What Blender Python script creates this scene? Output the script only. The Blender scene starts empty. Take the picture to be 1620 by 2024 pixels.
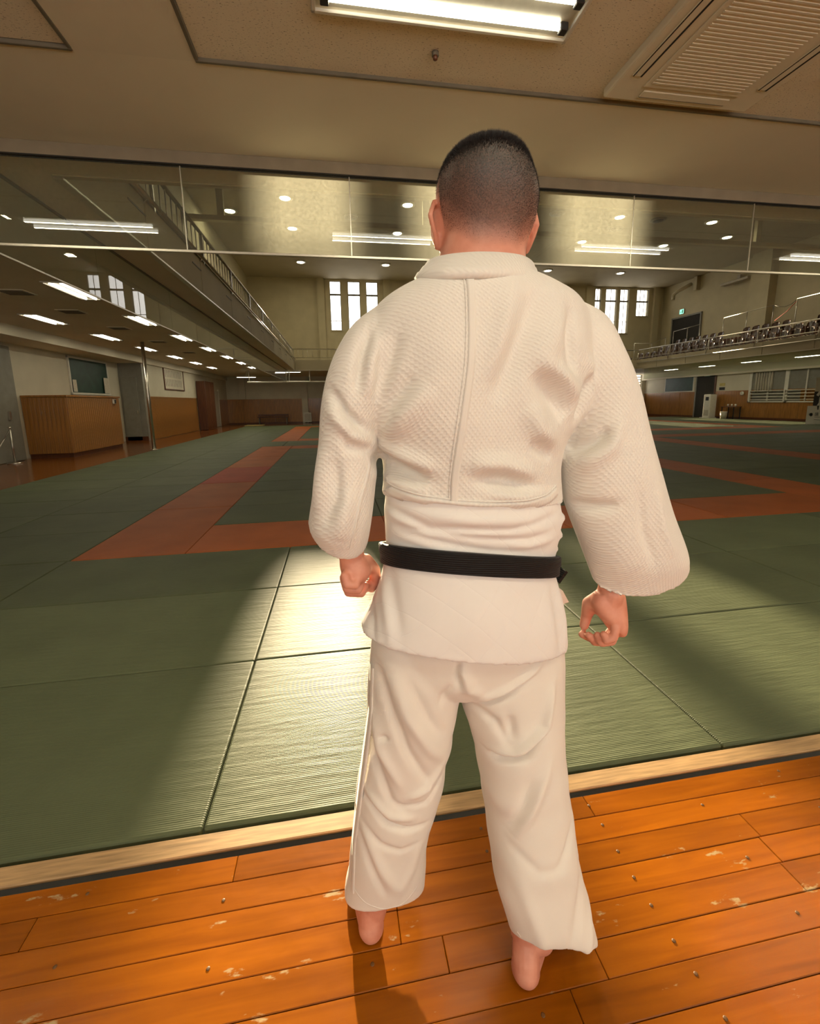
import bpy, bmesh, math, random
import numpy as np
from mathutils import Vector, Matrix
random.seed(7); rng = np.random.default_rng(7)
SC = bpy.context.scene
COL = SC.collection

# ------------------------------------------------------------------ camera
H = 1.274
cam_d = bpy.data.cameras.new('camera'); cam = bpy.data.objects.new('camera', cam_d); COL.objects.link(cam)
R = Matrix(((0.98609913, 0.04313107, -0.16046253), (-0.16542634, 0.16430859, -0.97243859), (-0.01557694, 0.98546557, 0.16915957)))
cam.matrix_world = Matrix.Translation((0, 0, H)) @ R.to_4x4()
cam_d.sensor_fit = 'HORIZONTAL'; cam_d.sensor_width = 36.0; cam_d.lens = 870.0 / 1620 * 36
cam_d.shift_y = -68.0 / 1620; cam_d.clip_start = 0.05; cam_d.clip_end = 300
SC.camera = cam
SC.view_settings.view_transform = 'Standard'; SC.view_settings.look = 'None'
SC.view_settings.gamma = 1.0; SC.view_settings.use_curve_mapping = False
SC.view_settings.exposure = 0.0
SC.cycles.use_denoising = True
SC.cycles.max_bounces = 4; SC.cycles.diffuse_bounces = 3; SC.cycles.glossy_bounces = 2; SC.cycles.transmission_bounces = 2
SC.cycles.use_adaptive_sampling = True; SC.cycles.adaptive_threshold = 0.08; SC.cycles.adaptive_min_samples = 28
SC.cycles.transparent_max_bounces = 12; SC.cycles.caustics_reflective = False; SC.cycles.caustics_refractive = False
SC.cycles.sample_clamp_indirect = 6.0

# ------------------------------------------------------------------ sky and sun
W = bpy.data.worlds.new('sky'); SC.world = W; W.use_nodes = True
bgn = W.node_tree.nodes['Background']; bgn.inputs[0].default_value = (1.0, 0.955, 0.88, 1); bgn.inputs[1].default_value = 3.7
sun_dir = Vector((0.0165, 0.97704, 0.2127)).normalized()      # towards the sun, through the far windows
sd = bpy.data.lights.new('sun', 'SUN'); sd.energy = 22.0; sd.angle = math.radians(0.75); sd.color = (1.0, 0.80, 0.50)
so = bpy.data.objects.new('sun', sd); COL.objects.link(so); so.rotation_euler = sun_dir.to_track_quat('Z', 'Y').to_euler()
so.location = (0, 60, 20)
P_TUBE, P_DOWN, P_SOFF = 15.0, 30.0, 9.0
WARM = (1.0, 0.90, 0.64)

# ------------------------------------------------------------------ helpers
def link(name, me, parent=None):
    o = bpy.data.objects.new(name, me); COL.objects.link(o)
    if parent is not None: o.parent = parent
    return o
def thing(name, label, cat, loc=(0, 0, 0), group=None):
    o = link(name, None); o.location = loc; o.empty_display_size = 0.1
    return tag(o, label, cat, group)
def tag(o, label, cat, group=None):
    o['label'] = label; o['category'] = cat
    if group: o['group'] = group
    return o
def struct(o):
    o['kind'] = 'structure'; return o
def off(parent):
    v = Vector((0, 0, 0))
    while parent is not None:
        v = v + parent.location; parent = parent.parent
    return v
def mk(name, verts, faces, mat, parent=None, smooth=False):
    """mesh from world coordinates, placed under its parent; origin at the mesh centre"""
    V = np.asarray(verts, dtype=float)
    c = Vector(((V[:, 0].min() + V[:, 0].max()) / 2, (V[:, 1].min() + V[:, 1].max()) / 2, V[:, 2].min()))
    me = bpy.data.meshes.new(name); me.from_pydata([tuple(v) for v in (V - np.array(c))], [], faces)
    me.materials.append(mat)
    if smooth: me.shade_smooth()
    o = link(name, me, parent); o.location = c - off(parent)
    return o
_bc = {}
def box_mesh(sx, sy, sz, mat, bev=0.0):
    k = (round(sx, 4), round(sy, 4), round(sz, 4), mat.name, round(bev, 4))
    if k in _bc: return _bc[k]
    bm = bmesh.new(); bmesh.ops.create_cube(bm, size=1.0)
    bmesh.ops.scale(bm, vec=(sx, sy, sz), verts=bm.verts)
    if bev > 0: bmesh.ops.bevel(bm, geom=list(bm.edges), offset=min(bev, 0.45 * min(sx, sy, sz)), segments=2 if bev > 0.004 else 1, affect='EDGES', profile=0.5)
    me = bpy.data.meshes.new('box'); bm.to_mesh(me); bm.free(); me.materials.append(mat); _bc[k] = me
    return me
def box(name, x, y, z, mat, parent=None, bev=0.0):
    me = box_mesh(x[1] - x[0], y[1] - y[0], z[1] - z[0], mat, bev)
    o = link(name, me, parent); o.location = Vector(((x[0] + x[1]) / 2, (y[0] + y[1]) / 2, (z[0] + z[1]) / 2)) - off(parent)
    return o
_tc = {}
def tube(name, a, b, r, mat, parent=None, seg=10):
    a = Vector(a); b = Vector(b); L = (b - a).length
    k = (round(L, 3), round(r, 4), mat.name, seg)
    if k not in _tc:
        bm = bmesh.new(); bmesh.ops.create_cone(bm, cap_ends=True, segments=seg, radius1=r, radius2=r, depth=L)
        for f in bm.faces: f.smooth = len(f.verts) == 4
        me = bpy.data.meshes.new('tube'); bm.to_mesh(me); bm.free(); me.materials.append(mat); _tc[k] = me
    o = link(name, _tc[k], parent); o.rotation_mode = 'QUATERNION'
    o.rotation_quaternion = (b - a).to_track_quat('Z', 'Y'); o.location = (a + b) / 2 - off(parent)
    return o
def sweep(name, pts, r, mat, parent=None, seg=8, closed=False):
    pts = [Vector(p) for p in pts]; n = len(pts); V = []; F = []
    rr = r if hasattr(r, '__len__') else [r] * n
    up = Vector((0, 0, 1)); 
    for i, p in enumerate(pts):
        t = (pts[min(i + 1, n - 1)] - pts[max(i - 1, 0)]).normalized()
        u = t.cross(up)
        if u.length < 1e-3: u = t.cross(Vector((1, 0, 0)))
        u.normalize(); w = u.cross(t)
        for k in range(seg):
            a = 2 * math.pi * k / seg; V.append(p + rr[i] * (math.cos(a) * u + math.sin(a) * w))
    for i in range(n - 1):
        for k in range(seg):
            F.append((i * seg + k, i * seg + (k + 1) % seg, (i + 1) * seg + (k + 1) % seg, (i + 1) * seg + k))
    F.append(tuple(range(seg))[::-1]); F.append(tuple(range((n - 1) * seg, n * seg)))
    return mk(name, V, F, mat, parent, True)
def lathe(name, prof, c, mat, parent=None, seg=20):
    V = []; F = []; n = len(prof)
    for (r, z) in prof:
        for k in range(seg):
            a = 2 * math.pi * k / seg; V.append((c[0] + r * math.cos(a), c[1] + r * math.sin(a), c[2] + z))
    for i in range(n - 1):
        for k in range(seg): F.append((i * seg + k, i * seg + (k + 1) % seg, (i + 1) * seg + (k + 1) % seg, (i + 1) * seg + k))
    F.append(tuple(range(seg))[::-1]); F.append(tuple(range((n - 1) * seg, n * seg)))
    return mk(name, V, F, mat, parent, True)
def area(name, loc, sx, sy, power, color=WARM, parent=None, rot=(0, 0, 0), spread=180):
    d = bpy.data.lights.new(name, 'AREA'); d.shape = 'RECTANGLE'; d.size = sx; d.size_y = sy; d.energy = power; d.color = color
    d.spread = math.radians(spread)
    o = bpy.data.objects.new(name, d); COL.objects.link(o); o.parent = parent
    o.location = Vector(loc) - off(parent); o.rotation_euler = rot
    return o
ORD = ['first', 'second', 'third', 'fourth', 'fifth', 'sixth', 'seventh', 'eighth', 'ninth', 'tenth', 'eleventh', 'twelfth', 'thirteenth', 'fourteenth', 'fifteenth', 'sixteenth', 'seventeenth', 'eighteenth', 'nineteenth', 'twentieth', 'twenty-first', 'twenty-second', 'twenty-third', 'twenty-fourth', 'twenty-fifth', 'twenty-sixth', 'twenty-seventh', 'twenty-eighth', 'twenty-ninth', 'thirtieth']

# ------------------------------------------------------------------ materials
def new_mat(name):
    m = bpy.data.materials.new(name); m.use_nodes = True
    nt = m.node_tree; return m, nt, nt.nodes['Principled BSDF'], nt.links
def N(nt, t, **kw):
    n = nt.nodes.new(t)
    for k, v in kw.items():
        if hasattr(n, k): setattr(n, k, v)
        else: n.inputs[k].default_value = v
    return n
def mat(name, col, rough=0.6, metal=0.0, var=0.12, scale=6.0, bump=0.0, bscale=60.0, stretch=(1, 1, 1), spec=0.5, coat=0.0):
    m, nt, p, L = new_mat(name)
    tc = N(nt, 'ShaderNodeTexCoord'); mp = N(nt, 'ShaderNodeMapping'); mp.inputs['Scale'].default_value = stretch
    L.new(tc.outputs['Object'], mp.inputs[0])
    ns = N(nt, 'ShaderNodeTexNoise'); ns.inputs['Scale'].default_value = scale; ns.inputs['Detail'].default_value = 5
    L.new(mp.outputs[0], ns.inputs[0])
    rp = N(nt, 'ShaderNodeValToRGB'); rp.color_ramp.elements[0].position = 0.3; rp.color_ramp.elements[1].position = 0.7
    c = np.array(col[:3]); a = tuple(np.clip(c * (1 - var), 0, 1)) + (1,); b = tuple(np.clip(c * (1 + var), 0, 1)) + (1,)
    rp.color_ramp.elements[0].color = a; rp.color_ramp.elements[1].color = b
    L.new(ns.outputs[0], rp.inputs[0]); L.new(rp.outputs[0], p.inputs['Base Color'])
    p.inputs['Roughness'].default_value = rough; p.inputs['Metallic'].default_value = metal; p.inputs['Specular IOR Level'].default_value = spec
    if coat: p.inputs['Coat Weight'].default_value = coat; p.inputs['Coat Roughness'].default_value = 0.12
    if bump > 0:
        n2 = N(nt, 'ShaderNodeTexNoise'); n2.inputs['Scale'].default_value = bscale; n2.inputs['Detail'].default_value = 3
        L.new(mp.outputs[0], n2.inputs[0]); bp = N(nt, 'ShaderNodeBump'); bp.inputs['Strength'].default_value = bump; bp.inputs['Distance'].default_value = 0.01
        L.new(n2.outputs[0], bp.inputs['Height']); L.new(bp.outputs[0], p.inputs['Normal'])
    return m
def emit(name, col, s):
    m, nt, p, L = new_mat(name); nt.nodes.remove(p)
    e = N(nt, 'ShaderNodeEmission'); e.inputs[0].default_value = tuple(col) + (1,); e.inputs[1].default_value = s
    L.new(e.outputs[0], nt.nodes['Material Output'].inputs[0]); return m
def glass(name, refl=0.08, haze=0.03, tint=(1, 1, 1)):
    m, nt, p, L = new_mat(name); nt.nodes.remove(p)
    tr = N(nt, 'ShaderNodeBsdfTransparent'); tr.inputs[0].default_value = tuple(tint) + (1,)
    gl = N(nt, 'ShaderNodeBsdfGlossy'); gl.inputs['Roughness'].default_value = 0.0
    fr = N(nt, 'ShaderNodeFresnel'); fr.inputs[0].default_value = 1.5
    mm = N(nt, 'ShaderNodeMath', operation='MULTIPLY'); mm.inputs[1].default_value = refl / 0.04 ; L.new(fr.outputs[0], mm.inputs[0]); mm.use_clamp = True
    ge_ = N(nt, 'ShaderNodeNewGeometry'); fb = N(nt, 'ShaderNodeMath', operation='SUBTRACT'); fb.inputs[0].default_value = 1.0; L.new(ge_.outputs['Backfacing'], fb.inputs[1]); m2 = N(nt, 'ShaderNodeMath', operation='MULTIPLY'); L.new(mm.outputs[0], m2.inputs[0]); L.new(fb.outputs[0], m2.inputs[1]); mm = m2   # only the outer face mirrors
    mx = N(nt, 'ShaderNodeMixShader'); L.new(mm.outputs[0], mx.inputs[0]); L.new(tr.outputs[0], mx.inputs[1]); L.new(gl.outputs[0], mx.inputs[2])
    out = mx
    if haze > 0:   # dust film on the pane
        tl = N(nt, 'ShaderNodeBsdfTranslucent'); tl.inputs[0].default_value = (0.8, 0.78, 0.7, 1)
        df = N(nt, 'ShaderNodeBsdfDiffuse'); df.inputs[0].default_value = (0.8, 0.78, 0.7, 1)
        a = N(nt, 'ShaderNodeMixShader'); a.inputs[0].default_value = 0.2; L.new(tl.outputs[0], a.inputs[1]); L.new(df.outputs[0], a.inputs[2])
        b = N(nt, 'ShaderNodeMixShader'); L.new(mx.outputs[0], b.inputs[1]); L.new(a.outputs[0], b.inputs[2])
        tc = N(nt, 'ShaderNodeTexCoord'); ns = N(nt, 'ShaderNodeTexNoise'); ns.inputs['Scale'].default_value = 40; L.new(tc.outputs['Object'], ns.inputs[0])
        mr = N(nt, 'ShaderNodeMapRange'); mr.inputs['To Min'].default_value = haze * 0.6; mr.inputs['To Max'].default_value = haze * 1.4; L.new(ns.outputs[0], mr.inputs[0]); L.new(mr.outputs[0], b.inputs[0])
        out = b
    L.new(out.outputs[0], nt.nodes['Material Output'].inputs[0]); return m

def wood_floor(name, c1, c2, rough, worn=True):
    m, nt, p, L = new_mat(name)
    tc = N(nt, 'ShaderNodeTexCoord'); ge = N(nt, 'ShaderNodeNewGeometry'); oi = N(nt, 'ShaderNodeObjectInfo')
    mp = N(nt, 'ShaderNodeMapping'); mp.inputs['Scale'].default_value = (3, 40, 40); L.new(ge.outputs['Position'], mp.inputs[0])
    ad = N(nt, 'ShaderNodeVectorMath', operation='ADD'); L.new(mp.outputs[0], ad.inputs[0])
    cb = N(nt, 'ShaderNodeCombineXYZ'); ml = N(nt, 'ShaderNodeMath', operation='MULTIPLY'); ml.inputs[1].default_value = 57.0; L.new(oi.outputs['Random'], ml.inputs[0]); L.new(ml.outputs[0], cb.inputs[0]); L.new(cb.outputs[0], ad.inputs[1])
    ns = N(nt, 'ShaderNodeTexNoise'); ns.inputs['Scale'].default_value = 1.0; ns.inputs['Detail'].default_value = 6; ns.inputs['Distortion'].default_value = 0.6; L.new(ad.outputs[0], ns.inputs[0])
    rp = N(nt, 'ShaderNodeValToRGB'); rp.color_ramp.elements[0].position = 0.3; rp.color_ramp.elements[1].position = 0.72
    rp.color_ramp.elements[0].color = tuple(c1) + (1,); rp.color_ramp.elements[1].color = tuple(c2) + (1,); L.new(ns.outputs[0], rp.inputs[0])
    hv = N(nt, 'ShaderNodeHueSaturation'); L.new(rp.outputs[0], hv.inputs['Color'])
    mr = N(nt, 'ShaderNodeMapRange'); mr.inputs['To Min'].default_value = 0.78; mr.inputs['To Max'].default_value = 1.15; L.new(oi.outputs['Random'], mr.inputs[0]); L.new(mr.outputs[0], hv.inputs['Value'])
    last = hv.outputs[0]; p.inputs['Roughness'].default_value = rough; p.inputs['Specular IOR Level'].default_value = 0.18 if worn else 0.5
    if worn:
        # patches where the varnish is gone
        mp2 = N(nt, 'ShaderNodeMapping'); mp2.inputs['Scale'].default_value = (5.5, 16, 16); L.new(ge.outputs['Position'], mp2.inputs[0])
        n2 = N(nt, 'ShaderNodeTexNoise'); n2.inputs['Scale'].default_value = 1.0; n2.inputs['Detail'].default_value = 8; n2.inputs['Roughness'].default_value = 0.62; L.new(mp2.outputs[0], n2.inputs[0])
        r2 = N(nt, 'ShaderNodeValToRGB'); r2.color_ramp.elements[0].position = 0.635; r2.color_ramp.elements[1].position = 0.67; L.new(n2.outputs[0], r2.inputs[0])
        mx = N(nt, 'ShaderNodeMix', data_type='RGBA'); L.new(r2.outputs[0], mx.inputs[0]); L.new(last, mx.inputs[6]); mx.inputs[7].default_value = (0.42, 0.30, 0.15, 1); last = mx.outputs[2]
        rr = N(nt, 'ShaderNodeMapRange'); rr.inputs['To Min'].default_value = rough; rr.inputs['To Max'].default_value = 0.6; L.new(r2.outputs[0], rr.inputs[0]); L.new(rr.outputs[0], p.inputs['Roughness'])
    L.new(last, p.inputs['Base Color'])
    n3 = N(nt, 'ShaderNodeTexNoise'); n3.inputs['Scale'].default_value = 9; n3.inputs['Detail'].default_value = 3; L.new(ge.outputs['Position'], n3.inputs[0])
    bp = N(nt, 'ShaderNodeBump'); bp.inputs['Strength'].default_value = 0.12; bp.inputs['Distance'].default_value = 0.02; L.new(n3.outputs[0], bp.inputs['Height']); L.new(bp.outputs[0], p.inputs['Normal'])
    return m
def mat_vinyl(name, col, var=0.12):
    m, nt, p, L = new_mat(name)
    ge = N(nt, 'ShaderNodeNewGeometry'); oi = N(nt, 'ShaderNodeObjectInfo')
    ns = N(nt, 'ShaderNodeTexNoise'); ns.inputs['Scale'].default_value = 2.2; ns.inputs['Detail'].default_value = 6; L.new(ge.outputs['Position'], ns.inputs[0])
    rp = N(nt, 'ShaderNodeValToRGB'); c = np.array(col); rp.color_ramp.elements[0].position = 0.3; rp.color_ramp.elements[1].position = 0.7
    rp.color_ramp.elements[0].color = tuple(c * (1 - var)) + (1,); rp.color_ramp.elements[1].color = tuple(c * (1 + var)) + (1,); L.new(ns.outputs[0], rp.inputs[0])
    hv = N(nt, 'ShaderNodeHueSaturation'); L.new(rp.outputs[0], hv.inputs['Color'])
    mr = N(nt, 'ShaderNodeMapRange'); mr.inputs['To Min'].default_value = 0.88; mr.inputs['To Max'].default_value = 1.1; L.new(oi.outputs['Random'], mr.inputs[0]); L.new(mr.outputs[0], hv.inputs['Value'])
    L.new(hv.outputs[0], p.inputs['Base Color']); p.inputs['Roughness'].default_value = 0.56; p.inputs['Specular IOR Level'].default_value = 0.18
    # woven straw relief: fine ribs along the mat plus shallow waviness
    wv = N(nt, 'ShaderNodeTexWave', wave_type='BANDS', bands_direction='Y'); wv.inputs['Scale'].default_value = 42; wv.inputs['Distortion'].default_value = 0.4; wv.inputs['Detail'].default_value = 1; L.new(ge.outputs['Position'], wv.inputs[0])
    mp = N(nt, 'ShaderNodeMapping'); mp.inputs['Scale'].default_value = (4.5, 34, 4); L.new(ge.outputs['Position'], mp.inputs[0])
    n2 = N(nt, 'ShaderNodeTexNoise'); n2.inputs['Scale'].default_value = 1.0; n2.inputs['Detail'].default_value = 3; L.new(mp.outputs[0], n2.inputs[0])
    b1 = N(nt, 'ShaderNodeBump'); b1.inputs['Strength'].default_value = 0.30; b1.inputs['Distance'].default_value = 0.002; L.new(wv.outputs[0], b1.inputs['Height'])
    b2 = N(nt, 'ShaderNodeBump'); b2.inputs['Strength'].default_value = 0.42; b2.inputs['Distance'].default_value = 0.008; L.new(n2.outputs[0], b2.inputs['Height']); L.new(b1.outputs[0], b2.inputs['Normal'])
    L.new(b2.outputs[0], p.inputs['Normal'])
    return m

M = {}
M['wall'] = mat('cream_wall', (0.56, 0.49, 0.32), 0.8, var=0.06, scale=1.5, bump=0.05)
M['wall_low'] = mat('pale_wall', (0.62, 0.57, 0.44), 0.75, var=0.06, scale=1.5)
M['ceil'] = mat('ceiling_paint', (0.75, 0.69, 0.54), 0.75, var=0.05, scale=1.2)
M['hallceil'] = mat('hall_ceiling_paint', (0.36, 0.30, 0.19), 0.8, var=0.08, scale=0.6)
M['fascia'] = mat('fascia_panel', (0.52, 0.45, 0.30), 0.7, var=0.06, scale=1.0, spec=0.15)
M['steel'] = mat('brushed_steel', (0.62, 0.58, 0.50), 0.28, metal=1.0, var=0.08, scale=30)
M['alu'] = mat('aluminium_trim', (0.66, 0.62, 0.52), 0.35, metal=0.8, var=0.05)
M['dark'] = mat('dark_gap', (0.02, 0.017, 0.012), 0.8)
M['wood_wain'] = mat('wainscot_wood', (0.34, 0.145, 0.03), 0.35, var=0.25, scale=3.0, stretch=(8, 8, 0.7), coat=0.3)
M['wood_dark'] = mat('dark_wood', (0.11, 0.035, 0.012), 0.4, var=0.25, scale=3.0, stretch=(6, 6, 0.8))
M['chalk'] = mat('chalkboard_green', (0.012, 0.045, 0.03), 0.45, var=0.3, scale=4)
M['white'] = mat('white_enamel', (0.72, 0.69, 0.60), 0.4, var=0.04)
M['paper'] = mat('paper', (0.66, 0.60, 0.48), 0.8, var=0.15, scale=30)
M['doorgrey'] = mat('grey_door', (0.25, 0.24, 0.20), 0.5, var=0.08)
M['doorwhite'] = mat('pale_door', (0.5, 0.45, 0.36), 0.5, var=0.08)
M['seat'] = mat('brown_seat_plastic', (0.06, 0.028, 0.015), 0.22, var=0.2)
M['black'] = mat('black_plastic', (0.015, 0.014, 0.013), 0.5)
M['glass'] = glass('barrier_glass', 0.055, 0.10, (0.93, 0.96, 0.90))
M['winglass'] = glass('window_glass', 0.04, 0.0)
M['tube'] = emit('fluorescent_tube', (1.0, 0.95, 0.78), 9.0)
M['lamp'] = emit('downlight_glow', (1.0, 0.9, 0.62), 14.0)
M['reflector'] = mat('lamp_reflector', (0.72, 0.66, 0.50), 0.3, metal=0.4, var=0.1, scale=14)
M['green'] = mat_vinyl('green_judo_mat', (0.098, 0.115, 0.060))
M['orange'] = mat_vinyl('orange_judo_mat', (0.36, 0.095, 0.022))
M['red'] = mat_vinyl('red_judo_mat', (0.37, 0.055, 0.02))
M['plank'] = wood_floor('varnished_plank', (0.255, 0.066, 0.001), (0.37, 0.105, 0.002), 0.3)
M['hallwood'] = wood_floor('hall_side_floor', (0.15, 0.045, 0.008), (0.24, 0.075, 0.014), 0.16, worn=False)
M['sill'] = mat('worn_timber_sill', (0.42, 0.26, 0.12), 0.5, var=0.3, scale=4, stretch=(2, 30, 30))
M['nail'] = mat('nail_plug', (0.13, 0.055, 0.012), 0.5)
M['exit'] = emit('exit_sign_green', (0.35, 1.0, 0.72), 1.6)
M['exitdark'] = mat('exit_sign_print', (0.01, 0.25, 0.12), 0.6)
M['curtain'] = mat('curtain_cloth', (0.55, 0.50, 0.40), 0.9, var=0.25, scale=5, stretch=(1, 14, 0.3))
M['yellow'] = mat('yellow_cloth', (0.55, 0.45, 0.17), 0.8)
M['red_rope'] = mat('red_rope', (0.55, 0.06, 0.03), 0.7)
M['print'] = mat('poster_black_print', (0.03, 0.028, 0.025), 0.7)
M['vent'] = mat('vent_metal', (0.16, 0.14, 0.10), 0.6)

M['channel'] = mat('channel_paint', (0.27, 0.22, 0.15), 0.7)
def acoustic():
    m, nt, p, L = new_mat('acoustic_ceiling')
    tc = N(nt, 'ShaderNodeNewGeometry'); mp = N(nt, 'ShaderNodeMapping'); mp.inputs['Scale'].default_value = (70, 190, 1); L.new(tc.outputs['Position'], mp.inputs[0])
    ns = N(nt, 'ShaderNodeTexNoise'); ns.inputs['Scale'].default_value = 1.0; ns.inputs['Detail'].default_value = 3; ns.inputs['Roughness'].default_value = 0.6; L.new(mp.outputs[0], ns.inputs[0])
    rp = N(nt, 'ShaderNodeValToRGB'); rp.color_ramp.elements[0].position = 0.31; rp.color_ramp.elements[1].position = 0.40
    rp.color_ramp.elements[0].color = (0.20, 0.15, 0.09, 1); rp.color_ramp.elements[1].color = (0.78, 0.70, 0.54, 1); L.new(ns.outputs[0], rp.inputs[0]); L.new(rp.outputs[0], p.inputs['Base Color'])
    bp = N(nt, 'ShaderNodeBump'); bp.inputs['Strength'].default_value = 0.35; bp.inputs['Distance'].default_value = 0.004; L.new(rp.outputs[0], bp.inputs['Height']); L.new(bp.outputs[0], p.inputs['Normal'])
    p.inputs['Roughness'].default_value = 0.85; return m
M['acoustic'] = acoustic()

# ================================================================== THE SETTING
ZC = 3.07; ZH = 9.3; YF = 31.0; YG = 3.73; XL = -2.49; XLF = -2.1; XRF = 18.4; YFF = 25.1
G0, G1 = 1.232, 0.91
# floor: base slab, planks, mats
floor = struct(box('floor', (-9, 25.5), (-4.2, 31.3), (-0.25, -0.06), M['dark']))
wood_near = box('floor_boards_behind', (-9, 25.5), (-4.2, -0.02), (-0.06, 0.0), M['plank'], floor)
row = 0; y1 = 1.132; bw = 0.0725
plank_lib = {}
def plank(x0, x1, ya, yb):
    g = 0.0007
    o = box('floor_plank', (x0 + g, x1 - g), (ya + g, yb - g), (-0.03, 0.0 - random.choice([0, 0, .0006])), M['plank'], floor, 0.0015)
    return o
seams = {0: [-0.33], 1: [1.62], 2: [1.18, 0.1], 3: [0.1, 1.17], 4: [0.2, 1.16]}
while y1 > -0.02:
    ya = y1 - bw
    if ya < -0.02: ya = -0.02
    base = seams.get(row, [random.uniform(-0.6, 0.9)])
    cuts = sorted(set(base))
    x = cuts[-1]
    while x < 5.2: x += random.choice([1.07, 0.98, 1.35]); cuts.append(x)
    x = cuts[0] if cuts[0] < cuts[-1] else cuts[-1]
    x = min(cuts)
    while x > -4.2: x -= random.choice([1.07, 0.98, 1.35]); cuts.append(x)
    cuts = sorted(cuts)
    for a, b in zip(cuts[:-1], cuts[1:]): plank(a, b, ya, y1)
    y1 = ya; row += 1
box('floor_boards_left', (-9, -4.2), (-0.02, 1.132), (-0.06, 0.0), M['plank'], floor)
# plugs over the screws
plug_me = None
for i, nx in enumerate([-1.42, -1.06, -0.70, -0.34, 0.03, 0.38, 0.74, 1.09, 1.45, 1.80]):
    for r in range(0, 9):
        if nx not in (0.74, 0.38) and (r + i) % 2: continue
        yy = 1.132 - bw * (r + 0.5) + random.uniform(-0.012, 0.012)
        xx = nx + random.uniform(-0.006, 0.006)
        if plug_me is None:
            o = lathe('screw_plug', [(0.0045, -0.002), (0.0045, 0.0008), (0.003, 0.0012)], (xx, yy, 0), M['nail'], floor, 10); plug_me = o.data
        else:
            o = link('screw_plug', plug_me, floor); o.location = Vector((xx, yy, -0.002)) - off(floor)
# timber edge along the mats
box('mat_frame_board', (-5.3, 23.4), (1.160, 1.222), (-0.06, -0.004), M['sill'], floor, 0.003)
box('rubber_strip', (-5.3, 23.4), (1.1335, 1.1590), (-0.05, -0.010), M['black'], floor, 0.002)
# aisle floor beside the mats
box('aisle_floor', (-9, -5.31), (1.16, 31.2), (-0.06, -0.012), M['hallwood'], floor)
box('aisle_floor', (23.3, 25.3), (1.16, 31.2), (-0.06, -0.012), M['hallwood'], floor)
box('aisle_floor', (-5.3, 23.3), (27.65, 31.2), (-0.06, -0.012), M['hallwood'], floor)
# mats
def mat_kind(x0, x1, yc):
    """colour of the ground at a cell centre"""
    xc = (x0 + x1) / 2
    for cx in (-2.26, 9.57):
        for cy in (3.96, 15.79):
            if cx <= xc <= cx + 9.1 and cy <= yc <= cy + 10.01:
                inx = cx + 0.91 < xc < cx + 8.19; iny = cy + 0.91 < yc < cy + 9.10
                if not (inx and iny):
                    return 'orange'
    return 'green'
mats_far_v = {'green': [], 'orange': []}
n_mats = 0
def add_mat(x0, x1, ya, yb, kind):
    global n_mats
    vis = (yb < 10.5 and x1 < 11 and x0 > -6) 
    if vis:
        g = 0.0025
        o = box('judo_mat', (x0 + g, x1 - g), (ya + g, yb - g), (-0.05, random.uniform(-0.001, 0.001)), M[kind], floor, 0.008); n_mats += 1
    else: mats_far_v['orange' if kind == 'red' else kind].append((x0 + .003, x1 - .003, ya + .003, yb - .003))
xcols_long = [-5.3, -4.095, -2.275, -0.455, 1.365, 3.185, 5.005, 6.825, 8.645, 10.465, 12.285, 14.105, 15.925, 17.745, 19.565, 21.385, 23.2]
def green_run(xa, xb, ya, yb):
    x = xa
    while x < xb - 0.02:
        w = min(1.82, xb - x); add_mat(x, x + w, ya, yb, 'green'); x += w
for r in range(0, 29):
    ya = G0 + r * G1 if r < 3 else 3.962 + (r - 3) * G1
    yb = ya + G1; yc = (ya + yb) / 2
    if yb > 27.7: break
    if r < 3:
        for a, b in zip(xcols_long[:-1], xcols_long[1:]): add_mat(a, b, ya, yb, 'green')
        continue
    court = (3.96 <= yc <= 13.97) or (15.79 <= yc <= 25.8)
    if not court:
        green_run(-5.3, 23.2, ya, yb); continue
    cy = 3.96 if yc < 14.5 else 15.79
    edge = yc < cy + 0.91 or yc > cy + 9.10
    green_run(-5.3, -2.26, ya, yb)
    for ci, cx in enumerate((-2.26, 9.57)):
        if (r % 2 == 1) :   # orange side columns are laid lengthwise, two rows each
            hi = min(yb + G1, cy + 10.01)
            side = 'red' if (cx < 0 and 7.5 < yc < 9.2) else 'orange'
            add_mat(cx, cx + .91, ya, hi, side); add_mat(cx + 8.19, cx + 9.10, ya, hi, 'orange')
        elif (cy > 10 and r == 16) : 
            add_mat(cx, cx + .91, ya, yb, 'orange'); add_mat(cx + 8.19, cx + 9.10, ya, yb, 'orange')
        x = cx + 0.91
        while x < cx + 8.1:
            add_mat(x, x + 1.82, ya, yb, 'orange' if edge else 'green'); x += 1.82
    green_run(6.84, 9.57, ya, yb); green_run(18.67, 23.2, ya, yb)
for k, L_ in mats_far_v.items():
    V = []; F = []
    for (a, b, c, d) in L_:
        i = len(V); e = .01
        V += [(a, c, -.05), (b, c, -.05), (b, d, -.05), (a, d, -.05), (a, c, -.008), (b, c, -.008), (b, d, -.008), (a, d, -.008), (a + e, c + e, 0), (b - e, c + e, 0), (b - e, d - e, 0), (a + e, d - e, 0)]
        for q in range(4):
            r_ = (q + 1) % 4
            F += [(i + q, i + r_, i + 4 + r_, i + 4 + q), (i + 4 + q, i + 4 + r_, i + 8 + r_, i + 8 + q)]
        F.append((i + 8, i + 9, i + 10, i + 11))
    o = mk('distant_judo_mats', V, F, M[k], floor); o['kind'] = 'stuff'

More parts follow.
